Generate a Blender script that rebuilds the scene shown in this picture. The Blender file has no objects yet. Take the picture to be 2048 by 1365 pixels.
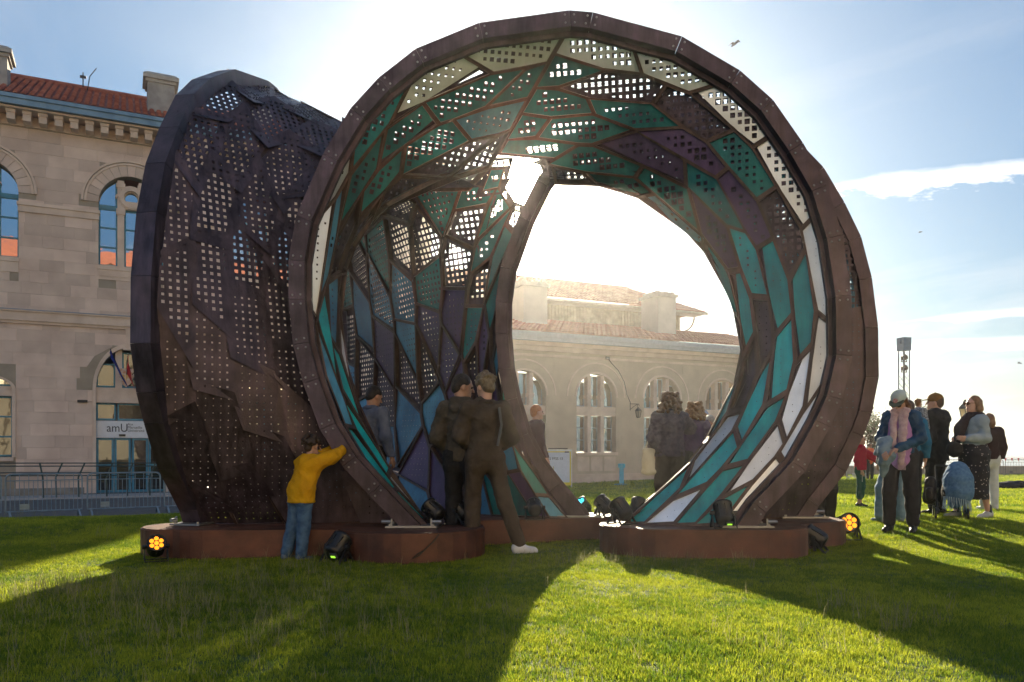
import bpy, math, random
import numpy as np
from mathutils import Vector, Matrix, noise

random.seed(7)
rng = np.random.default_rng(7)
SC = bpy.context.scene
COL = SC.collection
HAZE = .0007
F, CX, HY, CH = 1600.0, 1024.0, 898.0, 1.05      # focal length and horizon in the photograph's pixels, camera height

# ------------------------------------------------------------------ camera
cam = bpy.data.cameras.new('camera')
cam.lens = 36.0 * F / 2048; cam.sensor_width = 36
cam.shift_y = (HY - 682.5) / 2048
cam.clip_start = 0.05; cam.clip_end = 20000
camo = bpy.data.objects.new('camera', cam); COL.objects.link(camo)
camo.location = (0, 0, CH); camo.rotation_euler = (math.radians(90), 0, 0)
SC.camera = camo
# ------------------------------------------------------------------ light
SUN = Vector((31 / 1600, 1, 528 / 1600)).normalized()
ELEV = math.asin(SUN.z); AZ = math.atan2(SUN.x, SUN.y)
SC.view_settings.view_transform = 'Standard'
SC.view_settings.look = 'None'
SC.view_settings.gamma = 1
SC.view_settings.use_curve_mapping = False
SC.view_settings.exposure = 1.6
SC.cycles.use_denoising = True
SC.cycles.max_bounces = 8
SC.cycles.transparent_max_bounces = 24
SC.cycles.volume_bounces = 0
SC.cycles.sample_clamp_indirect = 6
sl = bpy.data.lights.new('sun', 'SUN'); sl.energy = 4.6; sl.angle = math.radians(0.55); sl.color = (1, .86, .62)
so = bpy.data.objects.new('sun', sl); COL.objects.link(so)
so.rotation_euler = (-SUN).to_track_quat('-Z', 'Y').to_euler()
so.location = (1, 30, 30)

W = bpy.data.worlds.new('World'); SC.world = W; W.use_nodes = True
nt = W.node_tree; N = nt.nodes; L = nt.links; N.clear()
def wn(t, **k):
    n = N.new(t)
    for a, b in k.items(): setattr(n, a, b)
    return n
def wm(op, a, b=None, c=None, clamp=False):
    n = N.new('ShaderNodeMath'); n.operation = op; n.use_clamp = clamp
    for i, v in enumerate((a, b, c)):
        if v is None: continue
        if isinstance(v, (int, float)): n.inputs[i].default_value = v
        else: L.new(v, n.inputs[i])
    return n.outputs[0]
def wmix(fac, a, b, mode='MIX'):
    n = N.new('ShaderNodeMix'); n.data_type = 'RGBA'; n.blend_type = mode
    for s, v in ((n.inputs[0], fac), (n.inputs[6], a), (n.inputs[7], b)):
        if isinstance(v, (int, float)): s.default_value = v
        elif isinstance(v, tuple): s.default_value = v
        else: L.new(v, s)
    return n.outputs[2]
sky = wn('ShaderNodeTexSky', sky_type='NISHITA', sun_disc=False)
sky.sun_elevation = ELEV; sky.sun_rotation = AZ
sky.air_density = 1.3; sky.dust_density = 1.2; sky.ozone_density = 2.2; sky.altitude = 20
tc = wn('ShaderNodeTexCoord')
dot = wn('ShaderNodeVectorMath', operation='DOT_PRODUCT'); L.new(tc.outputs['Generated'], dot.inputs[0]); dot.inputs[1].default_value = SUN
d = wm('MAXIMUM', dot.outputs['Value'], 0)
sep = wn('ShaderNodeSeparateXYZ'); L.new(tc.outputs['Generated'], sep.inputs[0])
# clouds live on a flat layer far above: project the direction onto it
zz = wm('MAXIMUM', wm('ADD', sep.outputs[2], 0.06), 0.02)
cu = wm('DIVIDE', sep.outputs[0], zz); cv = wm('DIVIDE', sep.outputs[1], zz)
cmb = wn('ShaderNodeCombineXYZ'); L.new(cu, cmb.inputs[0]); L.new(wm('MULTIPLY', cv, .55), cmb.inputs[1])
n1 = wn('ShaderNodeTexNoise'); n1.inputs['Scale'].default_value = 0.8; n1.inputs['Detail'].default_value = 7; n1.inputs['Roughness'].default_value = .55; n1.inputs['Distortion'].default_value = .8
L.new(cmb.outputs[0], n1.inputs['Vector'])
cl = wm('MULTIPLY', wm('SUBTRACT', n1.outputs['Fac'], 0.47), 4.2, clamp=True)
def band(z0, slope, wz, x0, x1, amp, sc):
    """a long thin cloud low over the horizon: elevation ratio z/y as a function of x/y"""
    y = wm('MAXIMUM', sep.outputs[1], 0.01)
    rx = wm('DIVIDE', sep.outputs[0], y); rz = wm('DIVIDE', sep.outputs[2], y)
    cc = wn('ShaderNodeCombineXYZ'); L.new(wm('MULTIPLY', rx, sc), cc.inputs[0]); L.new(wm('MULTIPLY', rz, sc * 3), cc.inputs[1])
    nn = wn('ShaderNodeTexNoise'); nn.inputs['Scale'].default_value = 1; nn.inputs['Detail'].default_value = 6; nn.inputs['Roughness'].default_value = .6
    L.new(cc.outputs[0], nn.inputs['Vector'])
    c0 = wm('ADD', wm('MULTIPLY', wm('SUBTRACT', rx, x0), slope), z0)
    dz = wm('ADD', wm('ABSOLUTE', wm('SUBTRACT', wm('SUBTRACT', rz, c0), wm('MULTIPLY', wm('SUBTRACT', nn.outputs['Fac'], .5), wz * 2.2))), wm('MULTIPLY', wm('SUBTRACT', nn.outputs['Fac'], .5), wz * 3.0))
    inx = wm('MULTIPLY', wm('MULTIPLY', wm('SUBTRACT', rx, x0), 9, clamp=True), wm('MULTIPLY', wm('SUBTRACT', x1, rx), 6, clamp=True))
    h = wm('MULTIPLY', inx, wz)
    v = wm('MULTIPLY', wm('DIVIDE', wm('SUBTRACT', h, dz), wz * .8), amp, clamp=True)
    return v
b1 = band(.317, .10, .0165, .34, .95, .85, 17)
b2 = band(.122, .04, .011, .40, .98, .55, 8)
b3 = band(.152, .09, .007, .43, .90, .35, 11)
skyc = wmix(1.0, sky.outputs[0], (.0150, .0235, .0330, 1), 'MULTIPLY')
skyc = wmix(.25, skyc, (.12, .19, .275, 1))                                   # thin high veil
near = wm('POWER', d, 22.0)
skyc = wmix(wm('MULTIPLY', cl, .50, clamp=True), skyc, (.32, .33, .345, 1))
skyc = wmix(wm('ADD', wm('ADD', b1, b2), b3, clamp=True), skyc, (.62, .59, .56, 1))
def add(c, fac, colr):
    m = wmix(1.0, colr, (1, 1, 1, 1), 'MULTIPLY')
    s = N.new('ShaderNodeVectorMath'); s.operation = 'SCALE'; L.new(m, s.inputs[0]); L.new(fac, s.inputs['Scale'])
    a = N.new('ShaderNodeVectorMath'); a.operation = 'ADD'; L.new(c, a.inputs[0]); L.new(s.outputs[0], a.inputs[1])
    return a.outputs[0]
skyc = add(skyc, wm('MULTIPLY', near, .025), (1, .90, .74, 1))
skyc = add(skyc, wm('MULTIPLY', wm('POWER', d, 170.0), .32), (1, .88, .66, 1))
skyc = add(skyc, wm('MULTIPLY', wm('POWER', d, 1800.0), 12.0), (1, .86, .60, 1))
skyc = add(skyc, wm('MULTIPLY', wm('POWER', d, 60000.0), 160.0), (1, .88, .66, 1))
bg = wn('ShaderNodeBackground'); L.new(skyc, bg.inputs[0]); bg.inputs[1].default_value = 1.0
wo = wn('ShaderNodeOutputWorld'); L.new(bg.outputs[0], wo.inputs[0])

# ------------------------------------------------------------------ helpers
def at(x, y, Y): return Vector(((x - CX) / F * Y, Y, CH - (y - HY) / F * Y))
def S(a, b, x):
    t = min(1, max(0, (x - a) / (b - a))); return t * t * (3 - 2 * t)
def tz(x, y):
    up = .10 * S(8.0, 10.5, y)
    l = S(-2, -8, x); r = S(3, 9, x)
    fall = (1 - l - r) * S(14, 34, y) + l * S(9.5, 19.5, y) + r * S(13, 56, y) * (1.0 if y > 0 else 0)
    return up - (.78 + .12 * r) * fall
def ground(px, py):
    """where the ray through a pixel of the photograph meets the lawn"""
    Y = 3.0
    while Y < 80:
        p = at(px, py, Y)
        if p.z <= tz(p.x, p.y): return p
        Y += .02
    return at(px, py, 80)
def gcol(c, a=1): return (c[0], c[1], c[2], a)
_mats = {}
def mat(name, col, rough=.6, metal=0., var=.12, scale=6., bump=0., bscale=40., spec=.5, col2=None, emit=None, estr=0., trans=0., sss=0., coat=0.):
    if name in _mats: return _mats[name]
    m = bpy.data.materials.new(name); m.use_nodes = True; t = m.node_tree; b = t.nodes['Principled BSDF']
    b.inputs['Roughness'].default_value = rough; b.inputs['Metallic'].default_value = metal
    b.inputs['Specular IOR Level'].default_value = spec
    if coat: b.inputs['Coat Weight'].default_value = coat
    tcn = t.nodes.new('ShaderNodeTexCoord')
    if var or col2:
        nz = t.nodes.new('ShaderNodeTexNoise'); nz.inputs['Scale'].default_value = scale; nz.inputs['Detail'].default_value = 6
        t.links.new(tcn.outputs['Object'], nz.inputs['Vector'])
        cr = t.nodes.new('ShaderNodeValToRGB'); e = cr.color_ramp.elements
        c2 = col2 or tuple(min(1, c * (1 + var)) for c in col); c1 = col if col2 else tuple(c * (1 - var) for c in col)
        e[0].position = .34; e[0].color = gcol(c1); e[1].position = .66; e[1].color = gcol(c2)
        t.links.new(nz.outputs['Fac'], cr.inputs[0]); t.links.new(cr.outputs[0], b.inputs['Base Color'])
    else: b.inputs['Base Color'].default_value = gcol(col)
    if bump:
        nb = t.nodes.new('ShaderNodeTexNoise'); nb.inputs['Scale'].default_value = bscale; nb.inputs['Detail'].default_value = 5
        t.links.new(tcn.outputs['Object'], nb.inputs['Vector'])
        bp = t.nodes.new('ShaderNodeBump'); bp.inputs['Strength'].default_value = bump; bp.inputs['Distance'].default_value = .02
        t.links.new(nb.outputs['Fac'], bp.inputs['Height']); t.links.new(bp.outputs[0], b.inputs['Normal'])
    if emit: b.inputs['Emission Color'].default_value = gcol(emit); b.inputs['Emission Strength'].default_value = estr
    if trans:
        tr = t.nodes.new('ShaderNodeBsdfTranslucent'); mx = t.nodes.new('ShaderNodeMixShader'); mx.inputs[0].default_value = trans
        tr.inputs[0].default_value = gcol(col2 or col)
        o = t.nodes['Material Output']; t.links.new(b.outputs[0], mx.inputs[1]); t.links.new(tr.outputs[0], mx.inputs[2]); t.links.new(mx.outputs[0], o.inputs[0])
    _mats[name] = m; return m
def weather(m, amt=.5, rmin=.3, rmax=.65, ms=(9, 9, 1.2)):
    """vertical stains and uneven gloss"""
    t = m.node_tree; b_ = t.nodes['Principled BSDF']; g = t.nodes.new('ShaderNodeNewGeometry'); mp = t.nodes.new('ShaderNodeMapping'); mp.inputs['Scale'].default_value = ms
    nz = t.nodes.new('ShaderNodeTexNoise'); nz.inputs['Scale'].default_value = 1.5; nz.inputs['Detail'].default_value = 7; nz.inputs['Roughness'].default_value = .65
    t.links.new(g.outputs['Position'], mp.inputs[0]); t.links.new(mp.outputs[0], nz.inputs['Vector'])
    mr = t.nodes.new('ShaderNodeMapRange'); mr.inputs[1].default_value = .35; mr.inputs[2].default_value = .7; mr.inputs[3].default_value = rmin; mr.inputs[4].default_value = rmax; t.links.new(nz.outputs['Fac'], mr.inputs[0]); t.links.new(mr.outputs[0], b_.inputs['Roughness'])
    m2 = t.nodes.new('ShaderNodeMapRange'); m2.inputs[1].default_value = .35; m2.inputs[2].default_value = .7; m2.inputs[3].default_value = 1 - amt; m2.inputs[4].default_value = 1 + amt * .5; t.links.new(nz.outputs['Fac'], m2.inputs[0])
    oi = t.nodes.new('ShaderNodeObjectInfo'); m3 = t.nodes.new('ShaderNodeMapRange'); m3.inputs[3].default_value = .78; m3.inputs[4].default_value = 1.22; t.links.new(oi.outputs['Random'], m3.inputs[0])
    mm = t.nodes.new('ShaderNodeMath'); mm.operation = 'MULTIPLY'; t.links.new(m2.outputs[0], mm.inputs[0]); t.links.new(m3.outputs[0], mm.inputs[1])
    src = b_.inputs['Base Color'].links[0].from_socket; sc = t.nodes.new('ShaderNodeVectorMath'); sc.operation = 'SCALE'; t.links.new(src, sc.inputs[0]); t.links.new(mm.outputs[0], sc.inputs['Scale']); t.links.new(sc.outputs[0], b_.inputs['Base Color'])
    return m
def link(name, me, m=None, parent=None, loc=None, rz=0.):
    o = bpy.data.objects.new(name, me); COL.objects.link(o)
    if m is not None and me is not None and not me.materials: me.materials.append(m)
    if parent is not None: o.parent = parent
    if loc is not None: o.location = loc
    if rz: o.rotation_euler.z = rz
    return o
def mesh(name, V, Fc, smooth=False):
    me = bpy.data.meshes.new(name); me.from_pydata([tuple(v) for v in V], [], Fc); me.update()
    if smooth: me.polygons.foreach_set('use_smooth', [True] * len(me.polygons))
    return me
def tag(o, label=None, cat=None, group=None, kind=None):
    if label: o['label'] = label
    if cat: o['category'] = cat
    if group: o['group'] = group
    if kind: o['kind'] = kind
    return o
def thing(name, label, cat, loc=(0, 0, 0), rz=0., group=None):
    o = bpy.data.objects.new(name, None); COL.objects.link(o); o.location = loc; o.rotation_euler.z = rz
    o.empty_display_size = .1
    return tag(o, label, cat, group)
def copy_tree(o, parent=None):
    c = o.copy(); COL.objects.link(c); c.parent = parent
    for ch in [x for x in KIDS.get(o.name, [])]: copy_tree(ch, c)
    return c
KIDS = {}
def index_kids():
    KIDS.clear()
    for o in COL.objects:
        if o.parent: KIDS.setdefault(o.parent.name, []).append(o)
class MB:
    """collects simple shapes into one mesh"""
    def __init__(s): s.V = []; s.F = []
    def add(s, V, Fc):
        n = len(s.V); s.V += [Vector(v) for v in V]; s.F += [tuple(i + n for i in f) for f in Fc]; return s
    def box(s, a, b, M=None):
        x0, y0, z0 = a; x1, y1, z1 = b
        V = [Vector(v) for v in ((x0,y0,z0),(x1,y0,z0),(x1,y1,z0),(x0,y1,z0),(x0,y0,z1),(x1,y0,z1),(x1,y1,z1),(x0,y1,z1))]
        if M is not None: V = [M @ v for v in V]
        return s.add(V, [(0,3,2,1),(4,5,6,7),(0,1,5,4),(1,2,6,5),(2,3,7,6),(3,0,4,7)])
    def bar(s, p, q, w, h=None, up=(0, 0, 1)):
        p = Vector(p); q = Vector(q); h = h or w; t = (q - p)
        if t.length < 1e-6: return s
        t.normalize(); up = Vector(up)
        if abs(t.dot(up)) > .95: up = Vector((1, 0, 0)) if abs(t.x) < .8 else Vector((0, 1, 0))
        a = t.cross(up).normalized() * w / 2; b = a.cross(t).normalized() * h / 2
        V = [p-a-b, p+a-b, p+a+b, p-a+b, q-a-b, q+a-b, q+a+b, q-a+b]
        return s.add(V, [(0,3,2,1),(4,5,6,7),(0,1,5,4),(1,2,6,5),(2,3,7,6),(3,0,4,7)])
    def tube(s, pts, r, n=8, cap=True, sq=1.):
        pts = [Vector(p) for p in pts]; rs = r if isinstance(r, (list, tuple)) else [r] * len(pts)
        t0 = (pts[1] - pts[0]).normalized(); u = t0.orthogonal().normalized(); rings = []
        for i, p in enumerate(pts):
            t = (pts[min(i + 1, len(pts) - 1)] - pts[max(i - 1, 0)]).normalized()
            u = (u - t * u.dot(t)).normalized(); v = t.cross(u)
            rings.append([p + (u * math.cos(a) + v * math.sin(a) * sq) * rs[i] for a in [2 * math.pi * k / n for k in range(n)]])
        V = [v for rg in rings for v in rg]; Fc = []
        for i in range(len(pts) - 1):
            for k in range(n):
                a = i * n + k; b = i * n + (k + 1) % n; Fc.append((a, b, b + n, a + n))
        if cap: Fc.append(tuple(range(n - 1, -1, -1))); Fc.append(tuple(range((len(pts) - 1) * n, len(pts) * n)))
        return s.add(V, Fc)
    def lathe(s, prof, n=16, M=None):
        V = []; Fc = []
        for r, z in prof:
            for k in range(n):
                a = 2 * math.pi * k / n; V.append(Vector((r * math.cos(a), r * math.sin(a), z)))
        for i in range(len(prof) - 1):
            for k in range(n):
                a = i * n + k; b = i * n + (k + 1) % n; Fc.append((a, b, b + n, a + n))
        Fc.append(tuple(range(n - 1, -1, -1))); Fc.append(tuple(range((len(prof) - 1) * n, len(prof) * n)))
        if M is not None: V = [M @ v for v in V]
        return s.add(V, Fc)
    def prism(s, poly, z0, z1, M=None):
        n = len(poly); V = [Vector((p[0], p[1], z0)) for p in poly] + [Vector((p[0], p[1], z1)) for p in poly]
        if M is not None: V = [M @ v for v in V]
        return s.add(V, [tuple(range(n - 1, -1, -1)), tuple(range(n, 2 * n))] + [(i, (i + 1) % n, (i + 1) % n + n, i + n) for i in range(n)])
    def build(s, name, m=None, parent=None, smooth=False, loc=None, rz=0.):
        return link(name, mesh(name, s.V, s.F, smooth), m, parent, loc, rz)

# ------------------------------------------------------------------ lawn, pavement, sea
def lawn_mat():
    m = bpy.data.materials.new('lawn_soil'); m.use_nodes = True; t = m.node_tree; b = t.nodes['Principled BSDF']; b.inputs['Roughness'].default_value = .9
    tcn = t.nodes.new('ShaderNodeTexCoord')
    a = t.nodes.new('ShaderNodeTexNoise'); a.inputs['Scale'].default_value = 1.1; a.inputs['Detail'].default_value = 8
    c = t.nodes.new('ShaderNodeTexNoise'); c.inputs['Scale'].default_value = 45; c.inputs['Detail'].default_value = 4
    for n_ in (a, c): t.links.new(tcn.outputs['Object'], n_.inputs['Vector'])
    r1 = t.nodes.new('ShaderNodeValToRGB'); r1.color_ramp.elements[0].position = .3; r1.color_ramp.elements[0].color = (.045, .09, .014, 1); r1.color_ramp.elements[1].position = .7; r1.color_ramp.elements[1].color = (.09, .15, .022, 1)
    r2 = t.nodes.new('ShaderNodeValToRGB'); r2.color_ramp.elements[0].position = .3; r2.color_ramp.elements[0].color = (.55, .55, .5, 1); r2.color_ramp.elements[1].position = .75; r2.color_ramp.elements[1].color = (1.1, 1.1, 1, 1)
    t.links.new(a.outputs['Fac'], r1.inputs[0]); t.links.new(c.outputs['Fac'], r2.inputs[0])
    mx = t.nodes.new('ShaderNodeMix'); mx.data_type = 'RGBA'; mx.blend_type = 'MULTIPLY'; mx.inputs[0].default_value = 1
    t.links.new(r1.outputs[0], mx.inputs[6]); t.links.new(r2.outputs[0], mx.inputs[7]); t.links.new(mx.outputs[2], b.inputs['Base Color'])
    bp = t.nodes.new('ShaderNodeBump'); bp.inputs['Strength'].default_value = .8; bp.inputs['Distance'].default_value = .03
    t.links.new(c.outputs['Fac'], bp.inputs['Height']); t.links.new(bp.outputs[0], b.inputs['Normal'])
    return m
def build_lawn():
    xs = np.concatenate([np.arange(-60, -12, 2.), np.arange(-12, 12, .4), np.arange(12, 62, 2.)]); ys = np.concatenate([np.arange(-10, 0, 1.), np.arange(0, 16, .4), np.arange(16, 59, 1.)])
    V = [(x, y, tz(x, y) + .012 * noise.noise(Vector((x * .8, y * .8, 0)))) for y in ys for x in xs]; nx = len(xs)
    Fc = [(j * nx + i, j * nx + i + 1, (j + 1) * nx + i + 1, (j + 1) * nx + i) for j in range(len(ys) - 1) for i in range(nx - 1)]
    return tag(link('lawn', mesh('lawn', V, Fc, True), lawn_mat()), kind='structure')
build_lawn()
def sea_mat():
    m = mat('sea_water', (.06, .13, .20), .28, 0, .15, .02, 1.0, .25)
    return m
b = MB(); b.add([(-1500, 62, -5), (1500, 62, -5), (1500, 1500, -5), (-1500, 1500, -5)], [(0, 1, 2, 3)])
tag(b.build('sea', sea_mat()), kind='structure')
b = MB()
b.add([(-60, 58, -3), (62, 58, -3), (62, 62, -5.5), (-60, 62, -5.5)], [(0, 1, 2, 3)])
tag(b.build('cliff', mat('cliff_rock', (.22, .20, .17), .9, 0, .3, 1.)), kind='structure')

# ------------------------------------------------------------------ thin warm air against the light
hz = bpy.data.materials.new('haze'); hz.use_nodes = True; ht = hz.node_tree; ht.nodes.clear()
pv = ht.nodes.new('ShaderNodeVolumePrincipled'); pv.inputs['Color'].default_value = (1, .98, .96, 1); pv.inputs['Density'].default_value = HAZE; pv.inputs['Anisotropy'].default_value = .80
ho = ht.nodes.new('ShaderNodeOutputMaterial'); ht.links.new(pv.outputs[0], ho.inputs['Volume'])
hb = MB(); hb.box((-1510, -90, -7), (1510, 1510, 28)); tag(hb.build('haze', hz), kind='stuff')
# ------------------------------------------------------------------ the pavilion of perforated metal
PT = 0.28                                             # height of the plinths
steel = mat('corten_bronze', (.052, .038, .050), .40, .60, .22, 5, .12, 60, col2=(.100, .072, .094))
steel_in = mat('bronze_frame', (.075, .045, .038), .5, .4, .2, 7, .1, 50)
rust = mat('rusted_plinth_steel', (.10, .036, .022), .62, .25, .3, 3.5, .15, 70, col2=(.19, .075, .045))
def lining(name, c1, c2, rough, metal):
    return mat(name, c1, rough, metal, .2, 2.3, .04, 30, col2=c2)
LIN = {'teal': lining('teal_sheet', (.004, .22, .26), (.008, .42, .44), .38, .25),
       'deep': lining('deep_teal_sheet', (.004, .085, .10), (.008, .18, .18), .42, .3),
       'blue': lining('blue_sheet', (.03, .13, .24), (.07, .26, .40), .36, .3),
       'violet': lining('violet_sheet', (.055, .03, .085), (.09, .05, .13), .42, .3),
       'silver': lining('silver_sheet', (.58, .60, .64), (.80, .82, .86), .27, .75)}
for m_ in [steel, steel_in]: weather(m_)
weather(rust, .35, .45, .75, (2.6, 2.6, 3.4))
for k_, m_ in LIN.items(): weather(m_, .08 if k_ == 'silver' else .25, .36 if k_ == 'silver' else .3, .50 if k_ == 'silver' else .45)
# outline of the front hoop (photograph pixels, foot to foot over the top)
A_PX = [(802, 1059), (738, 991), (685, 933), (640, 860), (606, 767), (586, 690), (577, 600), (577, 520), (592, 432), (646, 308), (701, 217), (757, 156), (831, 98), (958, 46), (1138, 21), (1186, 25), (1364, 73), (1480, 141), (1546, 200), (1606, 286), (1654, 370), (1685, 470), (1703, 590), (1705, 712), (1685, 800), (1660, 855), (1611, 942), (1532, 1026), (1515, 1056)]
YA = 7.8
cA = .56
OUT = []
for (x, y) in A_PX:
    p = at(x, y, YA); OUT.append((p.x - cA, max(p.z, PT)))
OUT[0] = (OUT[0][0], PT); OUT[-1] = (OUT[-1][0], PT)
def inset2(poly, dd):
    """offset an open polyline towards the middle of the hoop"""
    R = []
    for i, p in enumerate(poly):
        a = Vector(poly[max(i - 1, 0)]); b_ = Vector(poly[min(i + 1, len(poly) - 1)]); t = (b_ - a).normalized()
        n_ = Vector((t.y, -t.x))                       # right of travel = inward for foot-left -> top -> foot-right
        q = Vector(p) + n_ * dd; R.append((q.x, q.y))
    R[0] = (poly[0][0] + dd * 1.35, PT); R[-1] = (poly[-1][0] - dd * 1.35, PT)
    return R
pav = thing('pavilion', 'large walk-through pavilion of perforated bronze and teal panels between polygonal hoops', 'pavilion', (.3, 8.6, 0))
PO = Vector((.3, 8.6, 0))
def P(v): return Vector(v) - PO
class Hoop:
    def __init__(s, c, u, n, sa, sz, flip=False, wd=.155):
        s.c = Vector((c[0], c[1], 0)); s.u = Vector((u[0], u[1], 0)).normalized(); s.n = Vector((n[0], n[1], 0)).normalized()
        s.sa = sa; s.sz = sz; s.flip = flip; s.wd = wd
        o = OUT if not flip else [(-a, z) for a, z in reversed(OUT)]
        s.out = [(a * sa, PT + (z - PT) * sz) for a, z in o]
        s.inn = inset2(s.out, wd); s.mid = inset2(s.out, .10)
    def p3(s, az, off=0.): return s.c + s.u * az[0] + Vector((0, 0, az[1])) + s.n * off
    def arc(s, side, off):
        """half of the mid line from a foot to the top: side -1 = start of the outline, +1 = its end"""
        pts = [s.p3(q, off) for q in s.mid]
        k = max(range(len(pts)), key=lambda i: pts[i].z); 
        return pts[:k + 1] if side < 0 else list(reversed(pts[k:]))
# n points outward from the pavilion; u runs left to right as seen from outside
HA = Hoop((cA, YA), (1, 0), (0, -1), 1, 1)
HB = Hoop((-3.08, 9.83), (.15, .99), (-.99, .15), .94, 1.03, flip=True, wd=.15)     # u points away from the camera
HC = Hoop((1.93, 9.12), (1, -.05), (.05, 1), .77, .93, wd=.14)
# HB: start of outline = near foot
def resample(pts, n, pw=1.0):
    d_ = [0]
    for a, b_ in zip(pts, pts[1:]): d_.append(d_[-1] + (b_ - a).length)
    R = []
    for i in range(n + 1):
        s_ = d_[-1] * i / n
        k = max(j for j in range(len(d_)) if d_[j] <= s_ + 1e-9); k = min(k, len(pts) - 2)
        R.append(pts[k].lerp(pts[k + 1], (s_ - d_[k]) / max(1e-9, d_[k + 1] - d_[k])))
    return R
def smooth_line(pts, n):
    q = resample(pts, n)
    for _ in range(n // 3):
        q = [q[0]] + [(q[i - 1] + q[i] * 2 + q[i + 1]) / 4 for i in range(1, len(q) - 1)] + [q[-1]]
    return q
M0 = Vector((-.40, 8.9, 3.88))
SP_R = [Vector(v) for v in ((1.06, 8.38, PT), (1.50, 8.42, .62), (2.0, 8.45, 1.08), (2.36, 8.5, 1.6), (2.46, 8.5, 2.1), (2.38, 8.5, 2.45), (2.22, 8.5, 2.85), (1.9, 8.52, 3.32), (1.42, 8.56, 3.70), (.95, 8.6, 3.86), (.45, 8.7, 3.88))] + [M0]
SP_L = [Vector(v) for v in ((-1.12, 8.35, PT), (-1.42, 8.4, .9), (-1.75, 8.45, 1.6), (-1.92, 8.5, 2.2), (-1.95, 8.55, 2.8), (-1.75, 8.6, 3.35), (-1.2, 8.75, 3.75))] + [M0]
SP_B = [Vector(v) for v in ((-.28, 9.15, PT), (-.45, 9.35, .9), (-.62, 9.5, 1.6), (-.70, 9.55, 2.3), (-.68, 9.45, 3.0), (-.58, 9.2, 3.6))] + [M0]
NT, NU = 36, 24
def strip(pa, sp, pb):
    A_ = resample(pa, NT); B_ = resample(pb, NT); K_ = smooth_line(sp, NT); G = []
    for i in range(NT + 1):
        t = i / NT; w = 1.15 + 9 * t ** 7; row = []
        a, b_, m_ = A_[i], B_[i], K_[i]
        k = (m_ * (2 + 2 * w) - a - b_) / (2 * w)
        for j in range(NU + 1):
            s_ = j / NU; q = (1 - s_) ** 2; r = 2 * w * s_ * (1 - s_); p_ = s_ * s_
            row.append((a * q + k * r + b_ * p_) / (q + r + p_))
        # even spacing across
        h_ = NU // 2
        if i == NT: row = [a.lerp(m_, q_ / h_) for q_ in range(h_)] + [m_.lerp(b_, q_ / h_) for q_ in range(h_ + 1)]
        G.append(resample(row[:h_ + 1], h_)[:-1] + resample(row[h_:], h_))
    return G
# top row halves must coincide between strips: both run hoop top -> M0 -> hoop top
GR = strip(HA.arc(1, -.1), SP_R, HC.arc(1, -.1))       # right foot
GL = strip(HA.arc(-1, -.1), SP_L, HB.arc(-1, -.1))     # left foot
GB = strip(HC.arc(-1, -.1), SP_B, HB.arc(1, -.1))      # back foot
for G in (GR, GL, GB):                                   # relax the inside of each strip
    for _ in range(5):
        H_ = [r[:] for r in G]
        for i in range(1, NT):
            for j in range(1, NU): G[i][j] = H_[i][j] * .4 + (H_[i - 1][j] + H_[i + 1][j] + H_[i][j - 1] + H_[i][j + 1]) * .15
def samp(G, t, u):
    x = min(max(t, 0), 1) * NT; y = min(max((u + 1) / 2, 0), 1) * NU
    i = min(int(x), NT - 1); j = min(int(y), NU - 1); fx = x - i; fy = y - j
    return (G[i][j] * (1 - fx) + G[i + 1][j] * fx) * (1 - fy) + (G[i][j + 1] * (1 - fx) + G[i + 1][j + 1] * fx) * fy
CEN = Vector((.3, 8.8, 1.6))
def clip_half(poly, p, n_):
    R = []
    for i in range(len(poly)):
        a = poly[i]; b_ = poly[(i + 1) % len(poly)]; da = (a[0] - p[0]) * n_[0] + (a[1] - p[1]) * n_[1]; db = (b_[0] - p[0]) * n_[0] + (b_[1] - p[1]) * n_[1]
        if da <= 0: R.append(a)
        if (da < 0 < db) or (db < 0 < da):
            f = da / (da - db); R.append((a[0] + (b_[0] - a[0]) * f, a[1] + (b_[1] - a[1]) * f))
    return R
def cells(nt_, nu_, LT, LU, rnd, skew=0.):
    """elongated voronoi cells over [0,1]x[-1,1]; LT, LU real sizes"""
    el = 3.0; pts = []
    for j in range(nu_):
        for i in range(-1, nt_ + 1):
            t = (i + .5 + (.5 if j % 2 else 0) + rnd.uniform(-.20, .20)) / nt_
            u = -1 + 2 * (j + .5 + rnd.uniform(-.22, .22)) / nu_
            if -.02 < t < 1.02: pts.append((min(max(t, .01), .99), u))
    sx, sy = LT / el, LU / 2; Q = [(t * sx, u * sy) for t, u in pts]; R = []
    for i, q in enumerate(Q):
        poly = [(0, -sy), (sx, -sy), (sx, sy), (0, sy)]
        for k, r in enumerate(Q):
            if k == i or abs(r[0] - q[0]) + abs(r[1] - q[1]) > 2.2: continue
            poly = clip_half(poly, ((q[0] + r[0]) / 2, (q[1] + r[1]) / 2), (r[0] - q[0], r[1] - q[1]))
            if not poly: break
        poly2 = []
        for p_ in poly:
            if not poly2 or math.dist(p_, poly2[-1]) > .035: poly2.append(p_)
        if len(poly2) > 2 and math.dist(poly2[0], poly2[-1]) < .035: poly2.pop()
        if len(poly2) >= 3: R.append([(a / sx, b_ / sy) for a, b_ in poly2])
    return R
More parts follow.
